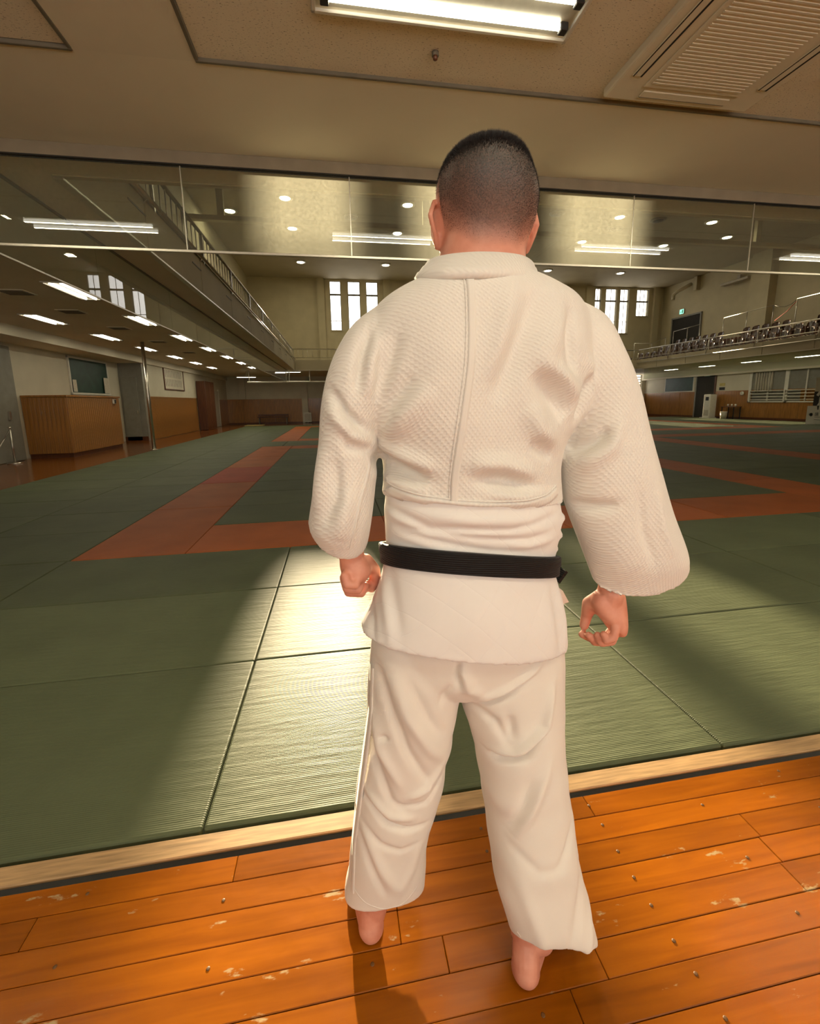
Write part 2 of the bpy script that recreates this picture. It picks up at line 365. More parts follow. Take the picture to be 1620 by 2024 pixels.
# -------- near gallery: low ceiling above the camera
ceil = struct(box('ceiling', (-9, 25.5), (-4.2, 4.19), (ZC + 0.04, 3.45), M['ceil']))
box('ceiling_band', (-9, 25.5), (2.82, 4.19), (ZC, ZC + 0.04), M['ceil'], ceil)
box('ceiling_band', (-1.24, -0.65), (-4.2, 2.82), (ZC, ZC + 0.04), M['ceil'], ceil)
for (a, b) in ((-0.65, 8.0), (8.0, 25.5), (-9, -1.24)):
    box('acoustic_panel', (a + .012, b), (-4.2, 2.805), (ZC + .012, ZC + .045), M['acoustic'], ceil)
trim = struct(box('trim_1', (-0.65, 25.5), (2.802, 2.822), (ZC - .006, ZC + .03), M['vent'], None, .003))
box('edge_bead', (-0.652, -0.632), (-4.2, 2.8), (ZC - .006, ZC + .03), M['vent'], trim, .003)
box('edge_bead', (-9, -1.24), (2.81, 2.828), (ZC - .006, ZC + .03), M['vent'], trim, .003)
box('edge_bead', (-1.258, -1.238), (-4.2, 2.81), (ZC - .006, ZC + .03), M['vent'], trim, .003)

# -------- left gallery, far gallery, right gallery slabs and fascias
gl = struct(box('gallery_left', (-9.0, XLF), (4.19, YF), (ZC, 3.36), M['ceil']))
gf = struct(box('gallery_far', (XLF, XRF), (YFF, YF), (ZC, 3.36), M['ceil']))
gr = struct(box('gallery_right', (XRF, 25.5), (4.19, YF), (ZC, 3.36), M['ceil']))
# fascia made of panels with open joints
def fascia_x(X, s, ys, parent):
    for a, b in zip(ys[:-1], ys[1:]):
        box('fascia_panel', (min(X, X + s * .05), max(X, X + s * .05)), (a + .012, b - .012), (ZC - .01, 3.60), M['fascia'], parent, .006)
        if a > 4.3: box('joint_bracket', (min(X + s * .05, X + s * .058), max(X + s * .05, X + s * .058)), (a - .45, a + .0), (3.415, 3.435), M['vent'], parent)
    box('edge_bead', (min(X, X + s * .07), max(X, X + s * .07)), (ys[0], ys[-1]), (ZC - .035, ZC - .01), M['alu'], parent, .004)
fascia_x(XLF, 1, [4.19] + [5.9 + 2.15 * i for i in range(9)] + [YFF], gl)
fascia_x(XRF, -1, [4.19] + [6.2 + 2.15 * i for i in range(9)] + [YFF], gr)
xs = [XLF] + [0.2 + 2.2 * i for i in range(9)] + [XRF]
for a, b in zip(xs[:-1], xs[1:]):
    box('fascia_panel', (a + .012, b - .012), (YFF - .05, YFF), (ZC - .01, 3.60), M['fascia'], gf, .006)
box('edge_bead', (XLF, XRF), (YFF - .07, YFF), (ZC - .035, ZC - .01), M['alu'], gf, .004)
box('near_fascia', (XLF, XRF), (4.19, 4.25), (ZC - .01, 3.60), M['fascia'], ceil, .006)

# -------- walls
def wall_quad(name, mat_, boxes):
    root = struct(link(name, None)); 
    for b in boxes: box('wall_panel', *b, mat_, root)
    return root
wall_left = struct(box('wall_left', (-7.25, -7.0), (18.3, 31.0), (-0.05, 2.84), M['wall_low']))
wall_recess = struct(box('wall_left_recess', (-8.05, -7.8), (4.0, 18.1), (-0.05, 2.84), M['wall_low']))
wall_return = struct(box('wall_left_return', (-8.05, -7.0), (18.1, 18.3), (-0.05, 2.84), M['doorgrey']))
struct(box('wall_left_upper', (-5.45, -5.2), (4.19, YF), (3.36, ZH), M['wall']))
box('soffit_beam', (-8.05, -6.9), (4.2, 31.0), (2.84, ZC), M['ceil'], gl)
wall_right = struct(box('wall_right', (23.5, 23.75), (-4.2, 31.0), (-0.05, 2.62), M['wall_low']))
box('soffit_beam', (23.2, 23.75), (4.2, 31.0), (2.62, ZC), M['ceil'], gr)
wru = struct(box('wall_right_upper', (24.5, 24.75), (-4.2, YF), (3.36, ZH), M['wall']))
box('pillar', (24.0, 24.5), (22.2, 23.4), (3.36, ZH), M['wall'], wru)
box('pillar', (24.0, 24.5), (13.2, 14.4), (3.36, ZH), M['wall'], wru)
hall_ceil = struct(box('ceiling_hall', (-5.5, 24.8), (4.0, YF + .3), (ZH, ZH + .2), M['hallceil']))
wall_near_upper = struct(box('wall_near_upper', (-5.5, 24.8), (4.0, 4.19), (3.45, ZH), M['wall']))

# far wall with tall window openings
groups = [[(-0.04, 0.68), (1.14, 1.95), (2.35, 3.13)], [(6.36, 7.08), (7.5, 8.35), (8.78, 9.5)], [(12.7, 13.42), (13.85, 14.65), (15.05, 15.8)], [(18.95, 19.42), (19.8, 20.68), (20.95, 21.65), (22.3, 23.25)]]
ZW0, ZW1 = 6.06, 9.18
wall_far = struct(box('wall_far', (-9, 25.5), (YF, YF + .25), (3.36, ZW0), M['wall']))
box('wall_head', (-9, 25.5), (YF, YF + .25), (ZW1, ZH + .2), M['wall'], wall_far)
allw = [w for g in groups for w in g]
edges = [-9] + [e for w in allw for e in w] + [25.5]
for a, b in zip(edges[0::2], edges[1::2]):
    box('wall_pier', (a, b), (YF, YF + .25), (ZW0, ZW1), M['wall'], wall_far)
    if b - a > 1.5:
        box('pilaster', (a + .35, a + .8), (YF - .2, YF), (3.36, ZH), M['wall'], wall_far)
        box('pilaster', (b - .8, b - .35), (YF - .2, YF), (3.36, ZH), M['wall'], wall_far)
# lower far wall, with ground-floor windows at the right
lw = [(15.6, 17.9), (20.6, 23.2)]
xs = [-9] + [e for w in lw for e in w] + [25.5]
for a, b in zip(xs[0::2], xs[1::2]): box('wall_lower', (a, b), (YF, YF + .25), (-0.05, ZC), M['wall_low'], wall_far)
for a, b in lw: box('wall_lower', (a, b), (YF, YF + .25), (-0.05, 1.45), M['wall_low'], wall_far)
wn = 0
def window(x0, x1, z0, z1, bars_x=1, transoms=(), short=None, blind=False):
    global wn; wn += 1
    w = struct(link('window_%d' % wn, None)); w.location = ((x0 + x1) / 2, YF + .1, z0)
    t = .035
    box('frame', (x0, x0 + t), (YF + .05, YF + .14), (z0, z1), M['vent'], w); box('frame', (x1 - t, x1), (YF + .05, YF + .14), (z0, z1), M['vent'], w)
    box('frame', (x0 + t, x1 - t), (YF + .05, YF + .14), (z0, z0 + t), M['vent'], w); box('frame', (x0 + t, x1 - t), (YF + .05, YF + .14), (z1 - t, z1), M['vent'], w)
    zs = [z0 + t] + list(transoms) + [z1 - t]
    for tz in transoms: box('transom', (x0 + t, x1 - t), (YF + .06, YF + .12), (tz - (.06 if tz > 8 else .012), tz + (.05 if tz > 8 else .012)), M['vent'], w)
    for k in range(bars_x):
        bx = x0 + (x1 - x0) * (k + 1) / (bars_x + 1)
        box('glazing_bar', (bx - .012, bx + .012), (YF + .07, YF + .11), (z0 + t, z1 - t), M['vent'], w)
    for a, b in zip(zs[:-1], zs[1:]): box('pane', (x0 + t, x1 - t), (YF + .088, YF + .092), (a, b), M['winglass'], w)
    box('sill', (x0 - .04, x1 + .04), (YF - .06, YF + .1), (z0 - .05, z0), M['fascia'], w)
    return w
for gi, g in enumerate(groups):
    for (a, b) in g:
        if a > 22: 
            window(a, b, 7.3, ZW1, 2, (8.34,)); box('wall_infill', (a, b), (YF, YF + .25), (ZW0, 7.25), M['wall'], wall_far)
        else: window(a, b, ZW0, ZW1, 1, (6.68, 8.34) if gi == 0 else (6.9, 8.34))
for (a, b) in lw:
    w = window(a, b, 1.45, ZC, 2, (2.2,))
    for k in range(9): box('blind_slat', (a + .05, b - .05), (YF + .02, YF + .03), (1.5 + k * .19, 1.5 + k * .19 + .08), M['white'], w)
# back wall behind the camera, with a band of windows to the sky
YB = -4.0
wall_back = struct(box('wall_back', (-9, 25.5), (YB - .25, YB), (-0.05, 0.7), M['wall_low']))
box('wall_head', (-9, 25.5), (YB - .25, YB), (2.75, 3.2), M['wall_low'], wall_back)
bw_list = [(-3.6, -1.2), (-0.8, 1.6), (2.0, 4.4), (4.8, 7.2)]
xs = [-9] + [e for w in bw_list for e in w] + [25.5]
for a, b in zip(xs[0::2], xs[1::2]): box('wall_pier', (a, b), (YB - .25, YB), (.7, 2.75), M['wall_low'], wall_back)
for (a, b) in bw_list:
    wn += 1; w = struct(link('window_%d' % wn, None)); w.location = ((a + b) / 2, YB - .1, .7)
    for (u, v, p_, q) in ((a, a + .05, .7, 2.75), (b - .05, b, .7, 2.75), (a, b, .7, .75), (a, b, 2.70, 2.75), ((a + b) / 2 - .03, (a + b) / 2 + .03, .7, 2.75)):
        box('frame', (u, v), (YB - .16, YB - .08), (p_, q), M['white'], w)
    box('pane', (a + .05, b - .05), (YB - .122, YB - .118), (.75, 2.7), M['winglass'], w)
    pl = area('window_portal', ((a + b) / 2, YB - .05, 1.72), b - a - .1, 1.95, 1.0, (1, 1, 1), w, (math.radians(90), 0, 0)); pl.data.cycles.is_portal = True
struct(box('wall_side_left', (-9.25, -9), (-4.25, 31.2), (-.05, 3.45), M['wall_low']))
struct(box('wall_side_right', (25.5, 25.75), (-4.25, 31.2), (-.05, 3.45), M['wall_low']))

# ================================================================== THINGS OF THE HALL
# -------- recessed fluorescent fixtures
def fluoro(cx, cy, zc, L, wd, along, label, group, power, full=False):
    t = thing('ceiling_light', label, 'ceiling light', (cx, cy, zc), group)
    def B(name, u, v, z, m, bev=0.0, par=None):
        if along == 'x': return box(name, (cx + u[0], cx + u[1]), (cy + v[0], cy + v[1]), z, m, par or t, bev)
        return box(name, (cx + v[0], cx + v[1]), (cy + u[0], cy + u[1]), z, m, par or t, bev)
    hl, hw = L / 2, wd / 2
    B('rim', (-hl, hl), (-hw, -hw + .02), (zc - .016, zc + .02), M['white'], .003); B('rim', (-hl, hl), (hw - .02, hw), (zc - .016, zc + .02), M['white'], .003)
    B('rim', (-hl, -hl + .02), (-hw, hw), (zc - .016, zc + .02), M['white'], .003); B('rim', (hl - .02, hl), (-hw, hw), (zc - .016, zc + .02), M['white'], .003)
    B('reflector', (-hl + .02, hl - .02), (-hw + .02, hw - .02), (zc - .004, zc + .004), M['reflector'])
    for s in (-1, 1):
        y = s * wd * .22; e = hl - .06; zt = zc - .014
        a, b = ((cx - e, cy + y, zt), (cx + e, cy + y, zt)) if along == 'x' else ((cx + y, cy - e, zt), (cx + y, cy + e, zt))
        tb = tube('tube', a, b, .0145, M['tube'], t, 10)
        if full:
            for k in (-1, 1):
                B('socket', (k * e - .02, k * e + .02), (y - .022, y + .022), (zc - .036, zc + .004), M['black'], .004)
            for k in (-.45, .4): 
                xx = cx + k * L * .5
                sweep('tube_clip', [(xx, cy + y + .017 * math.cos(q), zt + .017 * math.sin(q)) for q in np.linspace(-.6, 3.74, 9)], .0016, M['white'], t, 6)
    if along == 'x':
        for s in (-1, 1): area('lamp_light', (cx, cy + s * wd * .22, zc - .031), L - .12, .03, power / 2, WARM, t)
    else: area('lamp_light', (cx, cy, zc - .031), .16, L - .12, power, WARM, t)
    return t
GRP = 'fluorescent lights in the low ceiling above the camera'
fluoro(0.60, 2.245, ZC, 1.26, .33, 'x', 'twin-tube fluorescent light in the speckled ceiling directly above the man', GRP, P_TUBE, True)
fluoro(-2.30, 2.245, ZC, 1.26, .33, 'x', 'twin-tube fluorescent light mirrored in the glass at the far left', GRP, P_TUBE)
fluoro(3.50, 2.245, ZC, 1.26, .33, 'x', 'twin-tube fluorescent light mirrored in the glass right of the head', GRP, P_TUBE)
fluoro(6.40, 2.245, ZC, 1.26, .33, 'x', 'twin-tube fluorescent light mirrored in the glass at the right edge', GRP, P_TUBE)
for i, x in enumerate((-2.3, 0.6, 3.5)):
    fluoro(x, -0.6, ZC, 1.26, .33, 'x', 'twin-tube fluorescent light behind the camera, %s from the left' % ORD[i], GRP, P_TUBE)
GRP = 'fluorescent lights under the left gallery'
for i in range(7): fluoro(-3.95, 8.05 + 2.52 * i, ZC, 1.1, .34, 'y', 'fluorescent light under the left gallery, row by the glass, %s from the front' % ORD[i], GRP, P_SOFF)
for i in range(7): fluoro(-5.80, 8.05 + 2.52 * i, ZC, 1.1, .34, 'y', 'twin-tube fluorescent light under the left gallery, row by the wall, %s from the front' % ORD[i], GRP, P_SOFF)
GRP = 'fluorescent lights under the right gallery'
for i in range(6): fluoro(21.4, 11.9 + 2.8 * i, ZC, 1.1, .34, 'y', 'twin-tube fluorescent light under the right gallery, %s from the front' % ORD[i], GRP, P_SOFF * 1.4)
# square vents between the gallery lights
for i, y in enumerate((8.2, 9.7, 11.6, 13.9, 16.6)):
    t = thing('ceiling_vent', 'dark square vent under the left gallery, %s from the front' % ORD[i], 'vent', (-4.85, y, ZC - .012), 'vents under the left gallery')
    box('frame', (-5.05, -4.65), (y - .18, y + .18), (ZC - .012, ZC), M['ceil'], t, .003)
    for k in range(5): box('louvre', (-5.02, -4.68), (y - .14 + k * .06, y - .10 + k * .06), (ZC - .02, ZC - .012), M['vent'], t)

# -------- ceiling cassette air conditioner
ax0, ax1, ay0, ay1 = 1.645, 2.615, 1.76, 2.725
t = thing('air_conditioner', 'cream ceiling cassette air conditioner with ribbed intake grille at upper right', 'air conditioner', ((ax0 + ax1) / 2, (ay0 + ay1) / 2, ZC - .045))
box('body_panel', (ax0, ax1), (ay0, ay1), (ZC - .035, ZC + .02), M['ceil'], t, .012)
gx0, gx1, gy0, gy1 = ax0 + .20, ax1 - .20, ay0 + .20, ay1 - .16
box('intake_frame', (gx0 - .03, gx1 + .03), (gy0 - .03, gy1 + .03), (ZC - .042, ZC - .034), M['ceil'], t, .004)
gp = box('intake_grille', (gx0, gx1), (gy0, gy1), (ZC - .040, ZC - .036), M['vent'], t)
for k in range(26):
    yy = gy0 + (gy1 - gy0) * (k + .5) / 26
    box('grille_rib', (gx0, gx1), (yy - .006, yy + .004), (ZC - .046, ZC - .040), M['ceil'], gp)
for (x, y) in (((ax0 + .05, ax0 + .115), (ay0 + .16, ay1 - .20)), ((ax1 - .115, ax1 - .05), (ay0 + .16, ay1 - .20)), ((ax0 + .2, ax1 - .2), (ay1 - .10, ay1 - .04)), ((ax0 + .2, ax1 - .2), (ay0 + .04, ay0 + .10))):
    l = box('louvre', x, y, (ZC - .041, ZC - .034), M['ceil'], t, .003)
    if y[1] - y[0] > .3:
        box('air_slot', (x[0] + .048, x[0] + .058), y, (ZC - .0425, ZC - .036), M['dark'], l); box('air_slot', (x[0] + .004, x[0] + .010), y, (ZC - .0425, ZC - .036), M['dark'], l)
    else: box('air_slot', x, (y[0] + .048, y[0] + .052), (ZC - .042, ZC - .036), M['vent'], l)
# sprinkler
t = thing('sprinkler_head', 'small dark round sprinkler head on the speckled ceiling above the man', 'sprinkler', (0.596, 2.585, ZC - .03))
lathe('escutcheon', [(.019, -.004), (.019, .012)], (0.596, 2.585, ZC - .006), M['vent'], t, 16)
lathe('deflector', [(.004, 0), (.011, .004), (.013, .016), (.009, .026)], (0.596, 2.585, ZC - .032), M['wood_dark'], t, 14)

# -------- glass smoke barriers
t = thing('glass_smoke_barrier', 'hanging glass smoke barrier with thin metal bottom rail across the hall front', 'glass barrier', (2, YG, 2.43))
jx = [-2.49, -1.03, 0.18, 1.39, 2.59, 3.78, 4.98, 6.17, 7.36, 8.5]
for a, b in zip(jx[:-1], jx[1:]):
    box('glass_pane', (a + .003, b - .003), (YG - .004, YG + .004), (2.412, 2.984), M['glass'], t)
for x in jx[1:-1]: box('joint_strip', (x - .0035, x + .0035), (YG - .006, YG + .006), (2.412, 2.984), M['alu'], t)
box('bottom_rail', (XL, 8.5), (YG - .009, YG + .009), (2.394, 2.414), M['alu'], t, .003)
box('top_channel', (XL, 8.5), (YG - .02, YG + .02), (2.984, ZC), M['channel'], t, .003)
box('shadow_gap', (XL, 8.5), (YG - .022, YG + .022), (2.976, 2.984), M['dark'], t)
t = thing('glass_smoke_barrier', 'glass smoke barrier hanging below the left gallery front', 'glass barrier', (XL, 14, 2.43))
ys = [3.78, 5.6, 7.8, 10.0, 12.2, 14.4, 16.6, 18.8, 21.0, 23.2, 25.0]
for a, b in zip(ys[:-1], ys[1:]): box('glass_pane', (XL - .004, XL + .004), (a + .004, b - .004), (2.455, ZC - .01), M['glass'], t)
box('bottom_rail', (XL - .008, XL + .008), (3.78, 25.0), (2.438, 2.456), M['alu'], t, .003)
box('top_channel', (XL - .012, XL + .012), (3.78, 25.0), (ZC - .02, ZC - .0), M['vent'], t)
t = thing('glass_smoke_barrier', 'glass smoke barrier hanging below the right gallery front', 'glass barrier', (18.8, 14, 2.43))
for a, b in zip(ys[:-1], ys[1:]): box('glass_pane', (18.796, 18.804), (a + .004, b - .004), (2.455, ZC - .01), M['glass'], t)
box('bottom_rail', (18.79, 18.81), (3.72, 25.0), (2.438, 2.456), M['alu'], t, .003)

# -------- railings of the galleries
def railing(label, a, b, step, post_step, brace=None):
    a = Vector(a); b = Vector(b); d = (b - a); L = d.length; d.normalize(); n = Vector((-d.y, d.x, 0))
    t = thing('gallery_railing', label, 'railing', ((a + b) / 2)[:])
    z1 = 4.17; z0 = 3.72
    tube('top_rail', (a.x, a.y, z1), (b.x, b.y, z1), .028, M['steel'], t, 12)
    tube('bottom_rail', (a.x, a.y, z0), (b.x, b.y, z0), .018, M['steel'], t, 8)
    k = 0; s = 0.0
    while s <= L + 1e-3:
        p = a + d * s; box('post', (p.x - .02, p.x + .02), (p.y - .02, p.y + .02), (3.55, z1), M['steel'], t, .004)
        if brace:
            q = p + Vector(brace) * .16; tube('stay', (p.x, p.y, z1 - .02), (q.x, q.y, 3.42), .016, M['steel'], t, 8)
        s += post_step
    s = step
    while s < L:
        p = a + d * s; tube('baluster', (p.x, p.y, z0), (p.x, p.y, z1), .009, M['steel'], t, 6); s += step
    return t
railing('steel baluster railing along the left gallery', (XLF - .04, 4.3, 3.55), (XLF - .04, YFF, 3.55), .22, 2.15)
railing('steel baluster railing along the far gallery below the sunlit windows', (XLF, YFF + .04, 3.55), (XRF, YFF + .04, 3.55), .25, 2.28)
railing('steel baluster railing in front of the spectator seats on the right gallery', (XRF + .04, YFF, 3.55), (XRF + .04, 4.3, 3.55), .2, 2.6, (-1, 0, 0))
# pipe handrails on the fascias
t = thing('handrail_pipe', 'slim steel pipe running along the left gallery fascia', 'pipe', (XLF + .12, 14, 3.6)); tube('pipe', (XLF + .10, 4.3, 3.62), (XLF + .10, 25, 3.62), .022, M['steel'], t, 10)
for i in range(9): tube('pipe_bracket', (XLF + .10, 5.9 + 2.15 * i, 3.62), (XLF + .04, 5.9 + 2.15 * i, 3.56), .012, M['steel'], t, 6)
t = thing('handrail_pipe', 'slim steel pipe running along the right gallery fascia', 'pipe', (XRF - .12, 14, 3.4)); tube('pipe', (XRF - .14, 4.3, 3.40), (XRF - .14, 25, 3.40), .02, M['steel'], t, 10)
for i in range(9): tube('pipe_bracket', (XRF - .14, 6.2 + 2.15 * i, 3.40), (XRF - .04, 6.2 + 2.15 * i, 3.40), .012, M['steel'], t, 6)

# -------- spectator seats on the right gallery
def seat_shell_mesh():
    prof = [(.40, .02), (.30, .0), (.15, -.02), (.04, .0), (.0, .06), (-.03, .18), (-.06, .33), (-.08, .40)]
    V = []; F = []; nx = 8; wd = .42
    for layer, off_ in ((0, 0.0), (1, -.014)):
        for j, (d_, z_) in enumerate(prof):
            for i in range(nx + 1):
                u = -1 + 2 * i / nx
                w = wd * (.5 if j < 5 else .5 - .05 * (j - 4) * (abs(u) ** 3) * .5)
                zc_ = z_ + .035 * u * u * (1 if j < 4 else .25) - (.06 * abs(u) ** 4 if j == len(prof) - 1 else 0)
                V.append((u * w, d_ + (.05 * u * u if j >= 4 else 0) + (off_ if j >= 4 else 0), zc_ + (off_ if j < 4 else 0)))
    m = len(prof) * (nx + 1)
    for j in range(len(prof) - 1):
        for i in range(nx):
            a = j * (nx + 1) + i; F.append((a, a + 1, a + nx + 2, a + nx + 1)); F.append((m + a, m + a + nx + 1, m + a + nx + 2, m + a + 1))
    for j in range(len(prof) - 1):
        for i in (0, nx):
            a = j * (nx + 1) + i; F.append((a, a + nx + 1, m + a + nx + 1, m + a))
    for j in (0, len(prof) - 1):
        for i in range(nx):
            a = j * (nx + 1) + i; F.append((a, a + 1, m + a + 1, m + a))
    me = bpy.data.meshes.new('seat_shell'); me.from_pydata(V, [], F); me.materials.append(M['seat']); me.shade_smooth(); return me
SHELL = seat_shell_mesh(); LEG = box_mesh(.05, .05, .36, M['vent'], .004); BASE = box_mesh(.2, .2, .02, M['vent'], .004)
def seat(x, y, z, rot, label, group):
    t = thing('spectator_seat', label, 'seat', (x, y, z), group); t.rotation_euler = (0, 0, rot)
    s = link('seat_shell', SHELL, t); s.location = (0, -.15, .38)
    l = link('pedestal', LEG, t); l.location = (0, 0, .19); b = link('base_plate', BASE, t); b.location = (0, 0, .01)
steps = struct(link('gallery_steps', None)); steps.location = (21, 18, 3.36)
box('step', (20.5, 24.5), (8, 27.6), (3.36, 3.80), M['wood_dark'], steps); box('step', (21.7, 24.5), (8, 27.6), (3.80, 4.24), M['wood_dark'], steps); box('step', (22.9, 24.5), (8, 27.6), (4.24, 4.66), M['wood_dark'], steps)
for r, (x, z, skip) in enumerate(((19.55, 3.36, ()), (20.95, 3.80, (9, 10, 20)), (22.15, 4.24, (7, 8, 14, 15)))):
    n = 0
    for i in range(24):
        if i in skip: continue
        y = 26.6 - i * .55
        seat(x, y, z, math.pi / 2, 'brown spectator seat, %s row from right gallery railing, %s from the far end' % (ORD[r], ORD[n]), 'spectator seats on the right gallery'); n += 1
for i in range(3): seat(19.3 + i * .55, 28.6, 3.36, math.pi, 'brown spectator seat below the far right windows, %s from the left' % ORD[i], 'seats below the far right windows')
# aisle rails above the seats
def aisle_rail(label, pts, posts):
    t = thing('aisle_rail', label, 'railing', pts[0])
    sweep('rail', pts, .02, M['steel'], t, 8)
    for p, zb in posts: tube('post', (p[0], p[1], zb), p, .02, M['steel'], t, 8)
aisle_rail('thin steel handrail above the seats beside the dark doorway', [(22.6, 27.4, 5.65), (22.6, 25.2, 5.75)], [((22.6, 27.4, 5.65), 4.24), ((22.6, 26.2, 5.70), 4.24), ((22.6, 25.2, 5.75), 4.24)])
aisle_rail('thin steel handrail above the middle seats of the right gallery', [(22.7, 23.6, 5.85), (22.7, 20.6, 5.95)], [((22.7, 23.6, 5.85), 4.24), ((22.7, 22.1, 5.90), 4.24), ((22.7, 20.6, 5.95), 4.24)])
aisle_rail('thin steel handrail above the nearest seats at right edge', [(22.7, 19.4, 6.0), (22.7, 14.5, 6.1)], [((22.7, 19.4, 6.0), 4.24), ((22.7, 17.0, 6.05), 4.24), ((22.7, 14.5, 6.1), 4.24)])
aisle_rail('square steel stair rail at the far corner of the right gallery', [(19.9, 27.6, 4.9), (21.2, 27.6, 4.9), (22.2, 27.6, 5.3)], [((19.9, 27.6, 4.9), 3.36), ((21.2, 27.6, 4.9), 3.8), ((22.2, 27.6, 5.3), 4.24)])
t = thing('rope', 'red rope slung from the aisle rail down over the seats', 'rope', (22.0, 20.0, 4.5))
sweep('cord', [(22.74, 20.57, 5.93), (22.74, 20.3, 5.80), (22.74, 20.0, 5.75), (22.74, 19.7, 5.82), (22.74, 19.45, 5.97)], .012, M['black'], t, 6)
sweep('red_cord', [(22.75, 19.45, 5.92), (22.75, 19.9, 5.5), (22.75, 20.5, 5.15)], .014, M['red_rope'], t, 6)
# exits
def exit_sign(x, y, z, label):
    t = thing('exit_sign', label, 'exit sign', (x, y, z))
    box('housing', (x - .02, x + .04), (y - .2, y + .2), (z, z + .34), M['white'], t, .006); f = box('face', (x - .026, x - .02), (y - .18, y + .18), (z + .02, z + .32), M['exit'], t)
    # running figure and door of the pictogram
    box('pictogram_door', (x - .030, x - .026), (y - .14, y - .04), (z + .06, z + .28), M['exitdark'], f)
    lathe('pictogram_head', [(.0, -.02), (.02, -.01), (.02, .01), (0.001, .02)], (x - .028, y + .05, z + .25), M['exitdark'], f, 8)
    sweep('pictogram_body', [(x - .028, y + .04, z + .22), (x - .028, y + .07, z + .15), (x - .028, y + .12, z + .07)], .016, M['exitdark'], f, 6)
    sweep('pictogram_leg', [(x - .028, y + .07, z + .15), (x - .028, y + .02, z + .12), (x - .028, y + .01, z + .06)], .013, M['exitdark'], f, 6)
exit_sign(24.44, 29.0, 7.1, 'green running-man exit sign above the dark upper doorway'); exit_sign(23.42, 25.2, 2.60, 'green running-man exit sign above the ground floor doorway at right')
d = struct(link('door_1', None)); d.location = (24.45, 28.6, 4.66); box('opening', (24.42, 24.5), (27.3, 29.8), (3.36, 6.85), M['dark'], d); box('frame', (24.40, 24.5), (27.2, 27.3), (3.36, 6.95), M['doorgrey'], d); box('frame', (24.40, 24.5), (29.8, 29.9), (3.36, 6.95), M['doorgrey'], d); box('frame', (24.40, 24.5), (27.2, 29.9), (6.85, 6.95), M['doorgrey'], d)
# pipes at the upper right corner
t = thing('duct_pipe', 'cream pipe elbow under the ceiling at the far right corner', 'pipe', (24.2, 28.4, 8.2)); sweep('pipe', [(24.3, 28.2, 8.9), (24.2, 28.2, 8.85), (23.9, 28.9, 8.6), (23.85, 29.2, 8.45), (23.85, 29.25, 8.1)], .12, M['fascia'], t, 12); box('bracket', (24.2, 24.49), (27.6, 27.9), (8.4, 9.28), M['fascia'], t, .02)

# -------- hall ceiling: downlights, dark diffusers, hanging track
for j, y in enumerate((19.5, 22.6, 27.6)):
    for i, x in enumerate((-1.6, 3.3, 8.2, 12.9, 17.6)):
        xx = x + (.9 * (i - 1) * .35 if j == 2 and i > 1 else 0)
        t = thing('downlight', 'round lit downlight in the hall ceiling, %s row from the front, %s from the left' % (ORD[j], ORD[i]), 'ceiling light', (xx, y, ZH - .08), 'downlights in the hall ceiling')
        lathe('trim_ring', [(.30, .08), (.30, .05), (.24, .03), (.20, .06)], (xx, y, ZH - .08), M['white'], t, 20); lathe('lens', [(.20, 0), (.20, .02)], (xx, y, ZH - .045), M['lamp'], t, 20)
        area('lamp_light', (xx, y, ZH - .10), .4, .4, P_DOWN, WARM, t)
for k, (x, y) in enumerate(((-4.0, 21.0), (20.0, 21.1))):
    t = thing('downlight', 'round lit downlight near the hall side wall, on the %s' % ('left', 'right')[k], 'ceiling light', (x, y, ZH - .08), 'downlights in the hall ceiling')
    lathe('trim_ring', [(.30, .08), (.30, .05), (.24, .03), (.20, .06)], (x, y, ZH - .08), M['white'], t, 20); lathe('lens', [(.20, 0), (.20, .02)], (x, y, ZH - .045), M['lamp'], t, 20)
    area('lamp_light', (x, y, ZH - .10), .4, .4, P_DOWN, WARM, t)
for k, (x, y) in enumerate(((9.9, 19.5), (14.9, 19.6), (13.6, 20.8), (8.6, 22.6), (6, 27.5), (1, 21))):
    t = thing('ceiling_diffuser', 'dark round unlit fitting in the hall ceiling, %s of six' % ORD[k], 'ceiling fitting', (x, y, ZH - .05), 'dark round fittings in the hall ceiling')
    lathe('outer_ring', [(.34, .05), (.34, .02), (.22, .0)], (x, y, ZH - .05), M['vent'], t, 18); lathe('inner_cone', [(.22, .0), (.05, .03)], (x, y, ZH - .055), M['dark'], t, 18)
t = thing('ceiling_track', 'long pale horizontal track hung on posts under the hall ceiling', 'ceiling track', (8, 18.8, 8.1))
box('beam', (-5.2, 24.5), (18.68, 18.92), (8.06, 8.24), M['fascia'], t, .02)
for x in (-3.9, 3.9, 11.7, 19.4): box('hanger', (x - .12, x + .12), (18.72, 18.88), (8.24, ZH), M['fascia'], t, .01)
t = thing('wall_light', 'long unlit white strip light high on the right wall', 'strip light', (24.2, 24.0, 8.0))
box('housing', (23.9, 24.3), (23.5, 25.4), (8.05, 8.2), M['doorwhite'], t, .02); box('bracket', (24.2, 24.5), (24.3, 24.5), (8.2, 8.5), M['doorwhite'], t)

